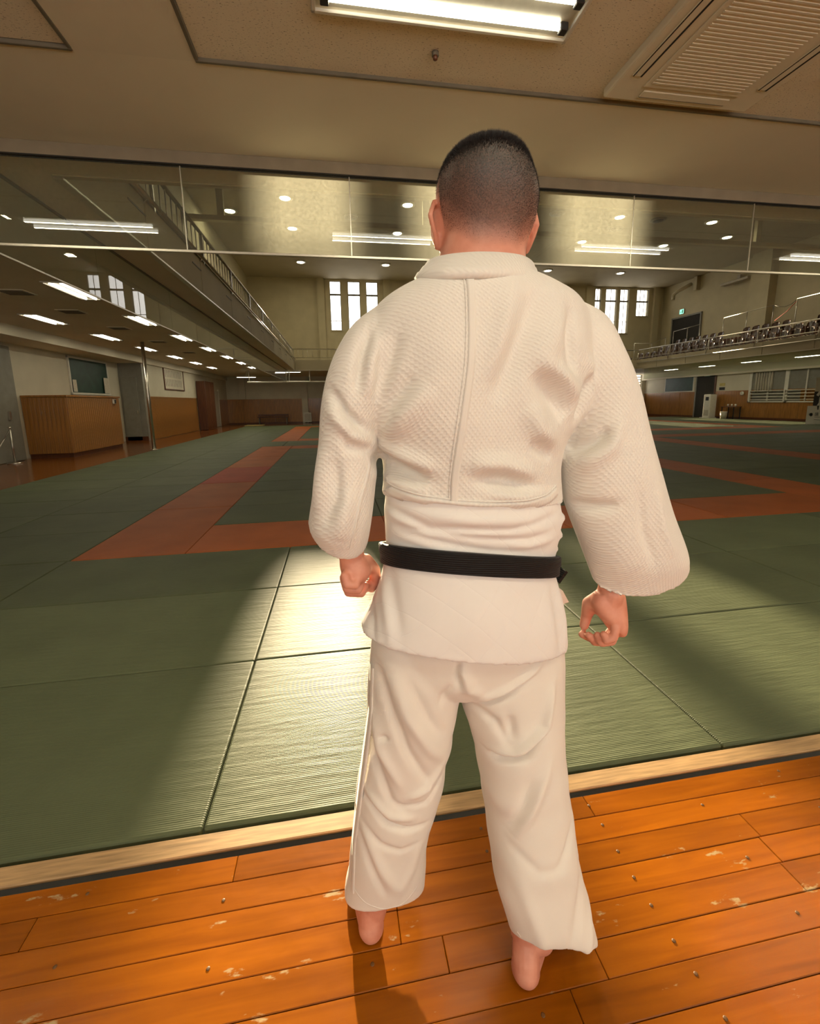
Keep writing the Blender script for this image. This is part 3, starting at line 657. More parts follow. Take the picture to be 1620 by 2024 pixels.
# -------- left side of the hall at ground level
ct = thing('reception_counter', 'tall wooden counter of vertical boards below the left chalkboard', 'counter', (-7.27, 14.1, 0))
box('carcass', (-7.79, -6.77), (12.72, 15.5), (0.10, 1.54), M['wood_wain'], ct)
box('plinth', (-7.79, -6.79), (12.74, 15.48), (-0.01, .10), M['wood_dark'], ct); box('top_cap', (-7.79, -6.73), (12.68, 15.54), (1.54, 1.59), M['wood_wain'], ct, .01)
nb = 27
for k in range(nb):
    a = 12.72 + 2.78 * k / nb; box('board', (-6.772, -6.752), (a + .004, a + 2.78 / nb - .004), (.10, 1.535), M['wood_wain'], ct, .005)
for k in range(10):
    a = -7.79 + 1.02 * k / 10; box('board', (a + .004, a + .103 - .004), (12.70, 12.722), (.10, 1.535), M['wood_wain'], ct, .005)
t = thing('wall_phone', 'small white intercom handset on the end of the wooden counter', 'intercom', (-6.74, 15.2, 1.36)); box('body', (-6.752, -6.70), (15.05, 15.2), (1.36, 1.50), M['white'], t, .015); box('handset', (-6.70, -6.675), (15.09, 15.14), (1.37, 1.49), M['black'], t, .008)
t = thing('chalkboard', 'green chalkboard above the wooden counter on the left', 'chalkboard', (-7.78, 15.8, 1.7))
box('panel', (-7.8, -7.775), (15.0, 17.2), (1.72, 2.74), M['chalk'], t); box('frame', (-7.8, -7.76), (14.94, 15.0), (1.66, 2.80), M['white'], t); box('frame', (-7.8, -7.76), (17.2, 17.26), (1.66, 2.80), M['white'], t); box('frame', (-7.8, -7.74), (14.94, 17.26), (1.66, 1.72), M['white'], t); box('frame', (-7.8, -7.76), (14.94, 17.26), (2.74, 2.80), M['white'], t)
for k, (a, b, c, e) in enumerate(((15.0, 15.2, 1.74, 2.1), (16.85, 17.18, 1.73, 2.25))):
    tag(box('notice_sheet', (-7.738, -7.734), (a, b), (c, e), M['paper']), 'white paper notice on the left chalkboard, at its %s end' % ('near', 'far')[k], 'notice', 'notices on the left chalkboard')
t = thing('steel_post', 'slim upright steel post standing on the mat edge at left', 'post', (-5.33, 14.05, 0)); lathe('foot_plate', [(.10, 0), (.10, .015), (.05, .02)], (-5.33, 14.05, 0), M['steel'], t, 16); tube('shaft', (-5.33, 14.05, .0), (-5.33, 14.05, ZC), .05, M['steel'], t, 14)
t = thing('rope_stanchion', 'low steel stanchion with a hanging chain at the far left', 'stanchion', (-8.2, 12.96, 0)); t.location = (-7.5, 11.7, 0)
lathe('base', [(.15, 0), (.15, .02), (.03, .04)], (-7.5, 11.7, -.012), M['steel'], t, 18); tube('pole', (-7.5, 11.7, .02), (-7.5, 11.7, .80), .02, M['steel'], t, 10); lathe('finial', [(.02, 0), (.035, .02), (.03, .05), (.005, .06)], (-7.5, 11.7, .80), M['steel'], t, 12)
sweep('chain', [(-7.5, 11.7, .78), (-7.55, 11.3, .35), (-7.6, 10.9, .22), (-7.65, 10.5, .30), (-7.7, 10.1, .78)], .012, M['steel'], t, 6)
d = struct(link('door_2', None)); d.location = (-7.75, 11.5, 0); box('leaf', (-7.8, -7.74), (9.6, 12.5), (0, 2.75), M['doorgrey'], d); box('leaf', (-7.8, -7.72), (6.5, 9.55), (0, 2.75), M['doorgrey'], d); box('handle', (-7.74, -7.70), (12.1, 12.16), (1.0, 1.2), M['steel'], d)
d = struct(link('door_3', None)); d.location = (-7.4, 18.08, 0); box('leaf', (-7.72, -7.2), (18.05, 18.1), (0, 2.35), M['doorgrey'], d, .005); box('handle', (-7.28, -7.24), (18.01, 18.05), (1.0, 1.12), M['steel'], d)
box('baseboard', (-7.79, -7.0), (18.05, 18.1), (-.01, .15), M['wood_dark'], wall_return)
wt = struct(box('trim_2', (-7.0, -6.97), (18.3, 24.4), (1.58, 1.64), M['wood_wain']))
for k in range(46):
    a = 18.3 + 6.1 * k / 46; box('wainscot_board', (-7.0, -6.98), (a + .004, a + 6.1 / 46 - .004), (.0, 1.58), M['wood_wain'], wt, .004)
box('wainscot_panel', (-7.0, -6.98), (28.8, 31.0), (0, 1.6), M['wood_wain'], wt)
t = thing('notice_board', 'framed white notice board on the left wall above the wainscot', 'notice board', (-6.98, 21.4, 1.94)); box('sheet', (-7.0, -6.985), (20.25, 22.6), (1.98, 2.90), M['paper'], t)
for (a, b, c, e) in ((20.2, 20.26, 1.94, 2.94), (22.59, 22.65, 1.94, 2.94), (20.2, 22.65, 1.94, 1.99), (20.2, 22.65, 2.89, 2.94)): box('frame', (-7.0, -6.965), (a, b), (c, e), M['wood_dark'], t)
for k in range(11):
    for r in range(2):
        box('printed_line', (-6.986, -6.983), (20.4 + k * .19, 20.43 + k * .19), (2.10 + r * .38, 2.40 + r * .38), M['print'], t)
t = thing('wardrobe', 'tall brown wooden locker against the left wall', 'locker', (-6.8, 25.3, 0)); box('body', (-6.96, -6.55), (24.45, 26.2), (0, 2.5), M['wood_dark'], t, .01); box('door', (-6.56, -6.54), (24.5, 25.3), (.1, 2.45), M['wood_dark'], t, .006); box('door', (-6.56, -6.54), (25.34, 26.15), (.1, 2.45), M['wood_dark'], t, .006)
d = struct(link('door_4', None)); d.location = (-6.98, 27.9, 0); box('leaf', (-7.0, -6.96), (27.0, 28.7), (0, 2.1), M['doorwhite'], d); box('handle', (-6.96, -6.92), (27.1, 27.15), (.95, 1.1), M['steel'], d); box('frame', (-7.0, -6.95), (26.9, 27.0), (0, 2.2), M['white'], d); box('frame', (-7.0, -6.95), (28.7, 28.8), (0, 2.2), M['white'], d)
# far wall at ground level
wf = struct(box('trim_3', (-7.0, 15.0), (YF - .03, YF), (1.55, 1.62), M['wood_wain']))
for k in range(22): box('wainscot_panel', (-7.0 + k, -6.0 + k - .008), (YF - .02, YF), (.08, 1.55), M['wood_wain'], wf, .004)
box('plinth', (-7.0, 15.0), (YF - .03, YF), (-.01, .08), M['wood_dark'], wf)
box('pilaster', (-2.2, -1.8), (YF - .12, YF), (0, ZC), M['wall_low'], wf); box('pilaster', (-6.2, -5.8), (YF - .12, YF), (1.62, ZC), M['wall_low'], wf)
t = thing('bench', 'low dark bench along the far wood panelled wall', 'bench', (-4.1, 30.5, 0)); box('seat', (-5.05, -3.1), (30.3, 30.65), (.40, .45), M['wood_dark'], t, .01); box('back_rail', (-5.05, -3.1), (30.62, 30.66), (.5, .62), M['wood_dark'], t, .01)
for x in (-4.95, -3.2): box('leg', (x - .03, x + .03), (30.35, 30.6), (-.012, .40), M['vent'], t)
t = thing('wall_box', 'small pale utility box at the foot of the far wall', 'box', (-1.9, 30.7, 0)); box('body', (-2.1, -1.62), (30.7, 30.86), (.06, .68), M['white'], t, .01); box('lid', (-2.06, -1.66), (30.69, 30.70), (.12, .62), M['doorwhite'], t)
for x in (-2.0, -1.7): box('foot', (x - .03, x + .03), (30.72, 30.84), (-.012, .06), M['vent'], t)
o = box('folded_cloth', (-5.5, -4.45), (28.2, 29.3), (-.012, .02), M['yellow'], None, .01); tag(o, 'flat pale yellow mat lying on the floor near the far left corner', 'mat')
t = thing('curtain_track', 'thin pale rail on short hangers under the far gallery', 'rail', (-2.4, 25.3, 2.45)); tube('rail', (-4.6, 25.3, 2.46), (12, 25.3, 2.46), .035, M['white'], t, 8)
for x in (-4.5, -2.4, -1.3, 1.5, 5, 9): tube('hanger', (x, 25.3, 2.46), (x, 25.3, ZC), .025, M['white'], t, 8)
for k, x in enumerate((-4.7, -2.3)):
    t = thing('strip_light', 'thin white strip light under the far gallery edge, %s from the left' % ORD[k], 'strip light', (x, 25.6, 2.8)); area('lamp_light', (x, 25.65, 2.70 + .26 * k), 1.0, .06, 25.0, WARM, t); box('housing', (x - .5, x + .5), (25.6, 25.7), (2.74 + .26 * k, 2.80 + .26 * k), M['white'], t, .01); box('diffuser', (x - .48, x + .48), (25.61, 25.69), (2.73 + .26 * k, 2.74 + .26 * k), M['tube'], t)
    if k == 0: tube('hanger', (x, 25.65, 2.8), (x, 25.65, ZC), .012, M['white'], t)

# -------- right side of the hall at ground level
XR = 23.5
wr = struct(box('trim_4', (XR - .03, XR), (4, 31), (1.58, 1.64), M['wood_wain']))
y = 4.0
while y < 31:
    if not (24.6 < y + .45 < 26.0) and not (18.9 < y + .45 < 22.2):
        box('wainscot_panel', (XR - .02, XR), (y + .006, y + .9 - .006), (.10, 1.58), M['wood_wain'], wr, .004)
    elif 18.9 < y + .45 < 22.2: box('wainscot_panel', (XR - .02, XR), (y + .006, y + .9 - .006), (.10, .95), M['wood_wain'], wr, .004)
    y += .9
box('plinth', (XR - .03, XR), (4, 31), (-.012, .10), M['wood_dark'], wr)
d = struct(link('door_5', None)); d.location = (XR - .02, 25.3, 0); box('opening', (XR - .04, XR), (24.6, 26.0), (0, 2.75), M['dark'], d); box('frame', (XR - .05, XR), (24.5, 24.6), (0, 2.8), M['wood_dark'], d); box('frame', (XR - .05, XR), (26.0, 26.1), (0, 2.8), M['doorgrey'], d)
t = thing('chalkboard', 'green chalkboard above the wood panels on the right', 'chalkboard', (XR - .03, 27.5, 1.65)); box('panel', (XR - .04, XR), (26.3, 28.8), (1.72, 2.72), M['chalk'], t)
for (a, b, c, e) in ((26.24, 26.3, 1.66, 2.78), (28.8, 28.86, 1.66, 2.78), (26.24, 28.86, 1.66, 1.72), (26.24, 28.86, 2.72, 2.78)): box('frame', (XR - .05, XR), (a, b), (c, e), M['white'], t)
for k, (a, c, m_) in enumerate(((24.05, 1.95, M['yellow']), (24.05, 1.70, M['black']))):
    tag(box('wall_notice', (XR - .012, XR - .002), (a - .2, a + .2), (c, c + .17), m_), ('small yellow sign', 'small dark sign')[k] + ' on the right wall beside the doorway', 'sign', 'small signs beside the doorway')
t = thing('floor_machine', 'tall white floor-standing air purifier beside the ground floor doorway', 'appliance', (22.9, 24.4, 0)); box('cabinet', (22.75, 23.2), (24.05, 24.55), (.04, 1.45), M['white'], t, .02); box('control_panel', (22.74, 22.752), (24.17, 24.40), (1.08, 1.30), M['black'], t, .003); box('foot', (22.70, 23.25), (24.0, 24.72), (-.012, .04), M['white'], t, .006); box('intake', (22.744, 22.752), (24.12, 24.48), (.15, .5), M['doorwhite'], t)
wn += 1; w = struct(link('window_%d' % wn, None)); w.location = (XR, 20.6, .95)
for (a, b, c, e) in ((18.0, 18.12, .95, 2.8), (19.95, 20.15, .95, 2.8), (22.05, 22.2, .95, 2.8), (18.0, 22.2, .95, 1.02), (18.0, 22.2, 2.72, 2.8), (21.0, 21.08, 1.02, 2.72), (19.0, 19.06, 1.02, 2.72)): box('frame', (XR - .06, XR + .02), (a, b), (c, e), M['white'], w)
for (a, b) in ((18.12, 19.95), (20.15, 22.05)):
    box('room_behind', (XR - .005, XR + .0), (a, b), (1.02, 2.72), M['doorgrey'], w); box('pane', (XR - .05, XR - .046), (a, b), (1.02, 2.72), M['winglass'], w)
for k in range(7):
    a = 20.9 + k * .15; sweep('curtain_fold', [(XR - .025, a, 1.5), (XR - .025, a, 2.6)], .05, M['curtain'], w, 8)
for k in range(4): tube('guard_bar', (XR - .12, 18.0, 1.1 + k * .16), (XR - .12, 22.1, 1.1 + k * .16), .02, M['white'], w, 8)
for yy in (18.05, 20.05, 22.05): box('guard_post', (XR - .14, XR - .06), (yy - .03, yy + .03), (.97, 1.62), M['white'], w)
t = thing('side_table', 'small dark table with cups against the right wall', 'table', (23.1, 22.9, 0)); box('top', (22.85, 23.4), (22.45, 23.35), (.68, .72), M['wood_dark'], t, .008)
for (x, yy) in ((22.9, 22.5), (22.9, 23.3), (23.35, 22.5), (23.35, 23.3)): box('leg', (x - .02, x + .02), (yy - .02, yy + .02), (-.012, .68), M['black'], t)
t = thing('waste_bin', 'pale waste bin standing in front of the small table', 'bin', (22.7, 22.9, 0)); lathe('body', [(.14, 0), (.18, .42), (.17, .42), (.13, .02)], (22.65, 22.9, -.012), M['doorwhite'], t, 16); lathe('rim', [(.185, 0), (.19, .015), (.18, .03)], (22.65, 22.9, .40), M['white'], t, 16)
for k, yy in enumerate((22.6, 22.85, 23.1)):
    t = thing('cup', 'small white cup on the dark side table, %s from the right' % ORD[k], 'cup', (23.1, yy, .72), 'cups on the side table'); lathe('body', [(.04, 0), (.055, .14), (.05, .14), (.038, .01)], (23.1, yy, .72), M['white'], t, 12); sweep('handle', [(23.1 + .05, yy, .83), (23.1 + .09, yy, .80), (23.1 + .05, yy, .75)], .008, M['white'], t, 6)
t = thing('wall_clock', 'small round white clock on the wood panel beside the right windows', 'clock', (XR - .04, 22.6, 1.35)); o = lathe('face', [(.12, 0), (.12, .03)], (0, 0, 0), M['white'], t, 20); o.rotation_euler = (0, -math.pi / 2, 0); o.location = (.0, 0, .12); box('hand', (XR - .075, XR - .07), (22.595, 22.605), (1.47, 1.55), M['black'], t)
# standing banner with a judo figure
bx, by = 21.0, 15.9
t = thing('banner_stand', 'standing white and black judo banner with a figure at the right edge', 'banner', (bx, by, 0))
box('sheet', (bx, bx + .02), (by - 1.0, by + .75), (.78, 2.05), M['paper'], t); box('lower_board', (bx - .03, bx + .0), (by - 1.05, by + .95), (.03, .82), M['white'], t, .006); box('foot', (bx - .2, bx + .2), (by + .7, by + .9), (-.0, .03), M['white'], t, .004); box('foot', (bx - .2, bx + .2), (by - 1.0, by - .8), (0, .03), M['white'], t, .004)
box('dark_print', (bx - .004, bx), (by + .52, by + .75), (.83, 1.45), M['print'], t); box('dark_print', (bx - .004, bx), (by - .35, by + .1), (.83, 1.45), M['print'], t)
fc = by + .36
fg = lathe('printed_head', [(.001, -.1), (.07, -.06), (.085, 0), (.07, .06), (.001, .1)], (bx - .01, fc, 1.70), M['print'], t, 12); fg.scale = (.12, 1, 1)
def flatpoly(name, pts, m_, par, dx=0.0):
    V = [(bx - .006 - dx, p[0], p[1]) for p in pts] + [(bx - .0002 - dx, p[0], p[1]) for p in pts]; n = len(pts)
    return mk(name, V, [tuple(range(n))[::-1], tuple(range(n, 2 * n))] + [(i, (i + 1) % n, n + (i + 1) % n, n + i) for i in range(n)], m_, par)
flatpoly('printed_jacket', [(fc + .12, 1.60), (fc - .12, 1.60), (fc - .30, 1.30), (fc - .20, 1.24), (fc - .15, 1.36), (fc - .16, 1.0), (fc + .16, 1.0), (fc + .15, 1.36), (fc + .20, 1.24), (fc + .30, 1.30)], M['white'], t)
flatpoly('printed_trousers', [(fc - .15, .99), (fc + .15, .99), (fc + .22, .84), (fc + .06, .83), (fc, .93), (fc - .06, .83), (fc - .22, .84)], M['white'], t)
flatpoly('printed_belt', [(fc - .16, 1.22), (fc + .16, 1.22), (fc + .16, 1.27), (fc - .16, 1.27)], M['print'], t, .004)
for k in (-1, 1): flatpoly('printed_foot', [(fc + k * .10, .84), (fc + k * .18, .84), (fc + k * .15, .66), (fc + k * .11, .66)], M['print'], t, .031)
# emblem and lettering on the lower board
em = lathe('emblem_ring', [(.085, 0), (.085, .004), (.075, .004), (.075, 0)], (0, 0, 0), M['doorwhite'], t, 24); em.rotation_euler = (0, -math.pi / 2, 0); em.location = (-.03, .75, .44)
flatc = [(by + .75 + .035 * math.cos(a), .44 + .035 * math.sin(a)) for a in np.linspace(0, 2 * math.pi, 10, endpoint=False)]
f_ = flatpoly('emblem_dot', flatc, M['print'], t, .028)
def banner_text(body, y0, z0, size):
    c = bpy.data.curves.new('lettering', 'FONT'); c.body = body; c.size = size; c.extrude = .002
    o_ = bpy.data.objects.new('lettering', c); COL.objects.link(o_)
    dg = bpy.context.evaluated_depsgraph_get(); me = bpy.data.meshes.new_from_object(o_.evaluated_get(dg)); bpy.data.objects.remove(o_)
    me.materials.clear(); me.materials.append(M['print'])
    q = link('lettering', me, t); q.rotation_euler = (math.pi / 2, 0, -math.pi / 2); q.location = Vector((bx - .033, y0, z0)) - off(t)
banner_text('講 道', by + .60, .40, .17)
for k in range(2): flat = box('small_print', (bx - .034, bx - .03), (by + .1, by + .60), (.33 - k * .12, .345 - k * .12), M['print'], t)

# ================================================================== THE MAN
from mathutils.bvhtree import BVHTree
FX, CX, CY = 870.0, 810.0, 944.0
def at(px, py, Y):
    """world point seen at a photo position, at a known distance Y from the camera"""
    r = R @ Vector((px - CX, -(py - CY), -FX)); return Vector((0, 0, H)) + r * (Y / r.y)
def ring(l, r, Y, b, zb=0.0, n=2.3, K=56, Yr=None):
    PL = at(l[0], l[1], Y); PR = at(r[0], r[1], Y if Yr is None else Yr); c = (PL + PR) / 2; u = (PR - PL) / 2; v = Vector((0, b, -zb))
    out = []
    for k in range(K):
        a = 2 * math.pi * k / K; ca, sa = math.cos(a), math.sin(a)
        out.append(c + u * (math.copysign(abs(ca) ** (2 / n), ca)) + v * (math.copysign(abs(sa) ** (2 / n), sa)))
    return out
def ring2(xl, xr, y, Yc, b, Ys, n=2.2, K=56):
    PL = at(xl, y, Ys); PR = at(xr, y, Ys); c = (PL + PR) / 2; c.y = Yc; u = (PR - PL) / 2; v = Vector((0, b, 0)); out = []
    for k in range(K):
        a = 2 * math.pi * k / K; ca, sa = math.cos(a), math.sin(a)
        out.append(c + u * (math.copysign(abs(ca) ** (2 / n), ca)) + v * (math.copysign(abs(sa) ** (2 / n), sa)))
    return out
def loft(rings, cap=True):
    V = [p for r_ in rings for p in r_]; K = len(rings[0]); F = []
    for i in range(len(rings) - 1):
        for k in range(K): F.append((i * K + k, i * K + (k + 1) % K, (i + 1) * K + (k + 1) % K, (i + 1) * K + k))
    if cap: F.append(tuple(range(K))[::-1]); F.append(tuple(range((len(rings) - 1) * K, len(rings) * K)))
    return V, F
def dense(rings, m=4):
    """Catmull-Rom between rings so a few measured sections give a smooth surface"""
    out = []; n = len(rings)
    A = np.array([[tuple(p) for p in r_] for r_ in rings])
    for i in range(n - 1):
        p0, p1, p2, p3 = A[max(i - 1, 0)], A[i], A[i + 1], A[min(i + 2, n - 1)]
        for s in range(m):
            t_ = s / m
            q = 0.5 * ((2 * p1) + (-p0 + p2) * t_ + (2 * p0 - 5 * p1 + 4 * p2 - p3) * t_ ** 2 + (-p0 + 3 * p1 - 3 * p2 + p3) * t_ ** 3)
            out.append([Vector(v) for v in q])
    out.append([Vector(v) for v in A[-1]]); return out
def hollow(rings, wall=.013, deep=.10):
    """turn the open end (last ring) of a closed loft inwards: a sleeve or trouser opening"""
    rr = []; acc = 0.0; prevc = None
    for i in range(len(rings) - 1, 0, -1):
        r_ = rings[i]; c = sum(r_, Vector()) / len(r_)
        if prevc is not None: acc += (c - prevc).length
        prevc = c; rr.append([c + (p - c) * (1 - wall / max((p - c).length, .03)) for p in r_])
        if acc > deep: break
    c = sum(rr[-1], Vector()) / len(rr[-1]); rr.append([c + (p - c) * .5 for p in rr[-1]])
    return rings + rr
def capsule(a, b, r1, r2, K=18, m=5):
    a = Vector(a); b = Vector(b); d = (b - a); L = max(d.length, 1e-5); d = d / L
    u = d.cross(Vector((0, 0, 1))); 
    if u.length < 1e-3: u = d.cross(Vector((1, 0, 0)))
    u.normalize(); w = d.cross(u); rings = []
    for i in range(m + 1):
        t_ = math.pi / 2 * i / m; rings.append((a - d * r1 * math.cos(t_), max(r1 * math.sin(t_), 1e-4)))
    for i in range(m + 1):
        t_ = math.pi / 2 * i / m; rings.append((b + d * r2 * math.sin(t_), max(r2 * math.cos(t_), 1e-4)))
    return loft([[c + q * (math.cos(2 * math.pi * k / K) * u + math.sin(2 * math.pi * k / K) * w) for k in range(K)] for c, q in rings])
def ellipsoid(c, rad, rot=None, K=20, m=12):
    c = Vector(c); rings = []
    for i in range(m + 1):
        t_ = math.pi * i / m; z = -math.cos(t_); q = max(math.sin(t_), 1e-3); L_ = []
        for k in range(K):
            a = 2 * math.pi * k / K; p = Vector((rad[0] * q * math.cos(a), rad[1] * q * math.sin(a), rad[2] * z))
            L_.append(c + ((rot @ p) if rot else p))
        rings.append(L_)
    return loft(rings)
def chain(pts, rs):
    return [capsule(a, b, r1, r2) for a, b, r1, r2 in zip(pts[:-1], pts[1:], rs[:-1], rs[1:])]
def union(parts, voxel, smooth_it, fac=0.5):
    V = []; F = []
    for v, f in parts:
        n = len(V); V += [tuple(p) for p in v]; F += [tuple(i + n for i in q) for q in f]
    me = bpy.data.meshes.new('u'); me.from_pydata(V, [], F); me.update()
    bm = bmesh.new(); bm.from_mesh(me); bmesh.ops.recalc_face_normals(bm, faces=bm.faces); bm.to_mesh(me); bm.free()
    o = bpy.data.objects.new('u', me); COL.objects.link(o)
    md = o.modifiers.new('r', 'REMESH'); md.mode = 'VOXEL'; md.voxel_size = voxel
    if smooth_it:
        ms = o.modifiers.new('s', 'SMOOTH'); ms.factor = fac; ms.iterations = smooth_it
    dg = bpy.context.evaluated_depsgraph_get(); dg.update()
    out = bpy.data.meshes.new_from_object(o.evaluated_get(dg)); bpy.data.objects.remove(o); bpy.data.meshes.remove(me)
    return out
def getv(me):
    a = np.empty(len(me.vertices) * 3); me.vertices.foreach_get('co', a); return a.reshape(-1, 3)
def getn(me):
    a = np.empty(len(me.vertices) * 3); me.vertices.foreach_get('normal', a); return a.reshape(-1, 3)
def setv(me, V):
    me.vertices.foreach_set('co', V.ravel()); me.update()
def fold(V, Nn, D, pts, width, depth, Y=.77, back=True, taper=True):
    """a cloth fold: a groove (depth<0) or ridge (depth>0) along a line on the back of the garment"""
    P = np.array([tuple(at(p[0], p[1], Y)) for p in pts])[:, [0, 2]]; Q = V[:, [0, 2]]
    best = np.full(len(V), 9.0); tt = np.zeros(len(V)); L = [0]
    for a, b in zip(P[:-1], P[1:]): L.append(L[-1] + np.linalg.norm(b - a))
    for i, (a, b) in enumerate(zip(P[:-1], P[1:])):
        d = b - a; l2 = max((d ** 2).sum(), 1e-9); s = np.clip(((Q - a) @ d) / l2, 0, 1); c = a + s[:, None] * d
        r = np.linalg.norm(Q - c, axis=1); m = r < best; best[m] = r[m]; tt[m] = (L[i] + s[m] * math.sqrt(l2)) / L[-1]
    w = np.exp(-(best / width) ** 2)
    if taper: w *= np.sin(np.clip(tt, 0.02, 0.98) * math.pi) ** 0.6
    if back: w *= np.clip(-Nn[:, 1] * 2.2 + .25, 0, 1)
    D += w * depth
def noise3(V, scale, seed, n=14, amp=1.0, stretch=(1, 1, 1)):
    r = np.random.default_rng(seed); out = np.zeros(len(V)); S = np.array(stretch)
    for i in range(n):
        k = r.normal(size=3) * S * scale; out += np.sin(V @ k + r.uniform(0, 6.28)) / math.sqrt(n)
    return out * amp

# -------- materials of the figure
def cloth(name, col, kind):
    m, nt, p, L = new_mat(name); p.inputs['Roughness'].default_value = 0.85; p.inputs['Specular IOR Level'].default_value = 0.15
    p.inputs['Sheen Weight'].default_value = 0.25
    ge = N(nt, 'ShaderNodeNewGeometry'); sx = N(nt, 'ShaderNodeSeparateXYZ'); L.new(ge.outputs['Position'], sx.inputs[0])
    ns = N(nt, 'ShaderNodeTexNoise'); ns.inputs['Scale'].default_value = 5; ns.inputs['Detail'].default_value = 4; L.new(ge.outputs['Position'], ns.inputs[0])
    rp = N(nt, 'ShaderNodeValToRGB'); c = np.array(col); rp.color_ramp.elements[0].position = .3; rp.color_ramp.elements[1].position = .7
    rp.color_ramp.elements[0].color = tuple(c * .97) + (1,); rp.color_ramp.elements[1].color = tuple(np.clip(c * 1.03, 0, 1)) + (1,); L.new(ns.outputs[0], rp.inputs[0]); L.new(rp.outputs[0], p.inputs['Base Color'])
    def mth(op, a, b=None):
        n = N(nt, 'ShaderNodeMath', operation=op)
        for i, q in enumerate((a, b)):
            if q is None: continue
            if isinstance(q, (int, float)): n.inputs[i].default_value = q
            else: L.new(q, n.inputs[i])
        return n.outputs[0]
    u = mth('ADD', sx.outputs[0], mth('MULTIPLY', sx.outputs[1], 0.85)); v = sx.outputs[2]
    bp = N(nt, 'ShaderNodeBump')
    if kind == 'rice':     # staggered rice-grain weave
        g = mth('MULTIPLY', mth('SINE', mth('MULTIPLY', u, 2 * math.pi / .0086)), mth('SINE', mth('MULTIPLY', v, 2 * math.pi / .0104)))
        hgt = mth('MAXIMUM', g, -.25); bp.inputs['Strength'].default_value = .45; bp.inputs['Distance'].default_value = .0015
    elif kind == 'rib':
        hgt = mth('SINE', mth('MULTIPLY', mth('ADD', u, mth('MULTIPLY', v, .12)), 2 * math.pi / .0085)); bp.inputs['Strength'].default_value = .3; bp.inputs['Distance'].default_value = .0012
    elif kind == 'diamond':   # stitched diamond quilting
        def line(e): return mth('POWER', mth('ABSOLUTE', mth('SINE', e)), 0.25)
        a = line(mth('MULTIPLY', mth('ADD', u, v), math.pi / .075)); b = line(mth('MULTIPLY', mth('SUBTRACT', u, v), math.pi / .075)); hgt = mth('MULTIPLY', a, b); bp.inputs['Strength'].default_value = .4; bp.inputs['Distance'].default_value = .0018
    elif kind == 'belt':
        hgt = mth('SINE', mth('MULTIPLY', mth('ADD', v, mth('MULTIPLY', u, .085)), 2 * math.pi / .0042)); bp.inputs['Strength'].default_value = .6; bp.inputs['Distance'].default_value = .001; p.inputs['Roughness'].default_value = .55; p.inputs['Sheen Weight'].default_value = 0.05
    else:
        a = mth('SINE', mth('MULTIPLY', u, 2 * math.pi / .0022)); b = mth('SINE', mth('MULTIPLY', v, 2 * math.pi / .0022)); hgt = mth('MULTIPLY', a, b); bp.inputs['Strength'].default_value = .12; bp.inputs['Distance'].default_value = .0008
    L.new(hgt, bp.inputs['Height']); L.new(bp.outputs[0], p.inputs['Normal'])
    return m
M['gi'] = cloth('judo_jacket_weave', (0.80, 0.765, 0.70), 'rice'); M['gi_skirt'] = cloth('judo_jacket_skirt', (0.81, 0.775, 0.735), 'diamond')
M['gi_pants'] = cloth('trouser_cotton', (0.80, 0.75, 0.675), 'plain'); M['gi_band'] = cloth('ribbed_band', (0.80, 0.765, 0.70), 'rib'); M['gi_plain'] = cloth('seam_tape', (0.80, 0.765, 0.70), 'plain'); M['belt'] = cloth('black_belt', (0.012, 0.011, 0.011), 'belt')
def skin_mat():
    m, nt, p, L = new_mat('skin'); at_ = N(nt, 'ShaderNodeAttribute', attribute_name='stubble')
    ge = N(nt, 'ShaderNodeNewGeometry'); ns = N(nt, 'ShaderNodeTexNoise'); ns.inputs['Scale'].default_value = 28; ns.inputs['Detail'].default_value = 5; L.new(ge.outputs['Position'], ns.inputs[0])
    rp = N(nt, 'ShaderNodeValToRGB'); rp.color_ramp.elements[0].position = .3; rp.color_ramp.elements[1].position = .7
    rp.color_ramp.elements[0].color = (.60, .23, .15, 1); rp.color_ramp.elements[1].color = (.72, .33, .23, 1); L.new(ns.outputs[0], rp.inputs[0])
    n2 = N(nt, 'ShaderNodeTexNoise'); n2.inputs['Scale'].default_value = 420; n2.inputs['Detail'].default_value = 2; L.new(ge.outputs['Position'], n2.inputs[0])
    ml = N(nt, 'ShaderNodeMath', operation='MULTIPLY_ADD'); ml.inputs[1].default_value = .5; ml.inputs[2].default_value = -.25; L.new(n2.outputs[0], ml.inputs[0])
    ad = N(nt, 'ShaderNodeMath', operation='ADD'); ad.use_clamp = True; L.new(at_.outputs['Fac'], ad.inputs[0]); 
    m3 = N(nt, 'ShaderNodeMath', operation='MULTIPLY'); L.new(ml.outputs[0], m3.inputs[0]); L.new(at_.outputs['Fac'], m3.inputs[1]); L.new(m3.outputs[0], ad.inputs[1])
    mx = N(nt, 'ShaderNodeMix', data_type='RGBA'); L.new(ad.outputs[0], mx.inputs[0]); L.new(rp.outputs[0], mx.inputs[6]); mx.inputs[7].default_value = (.07, .062, .052, 1)
    L.new(mx.outputs[2], p.inputs['Base Color']); p.inputs['Roughness'].default_value = .5; p.inputs['Subsurface Weight'].default_value = .0; p.inputs['Subsurface Radius'].default_value = (1, .25, .12); p.inputs['Subsurface Scale'].default_value = .012
    return m
M['skin'] = skin_mat(); M['hair'] = mat('short_black_hair', (.018, .015, .014), .5, var=.2)

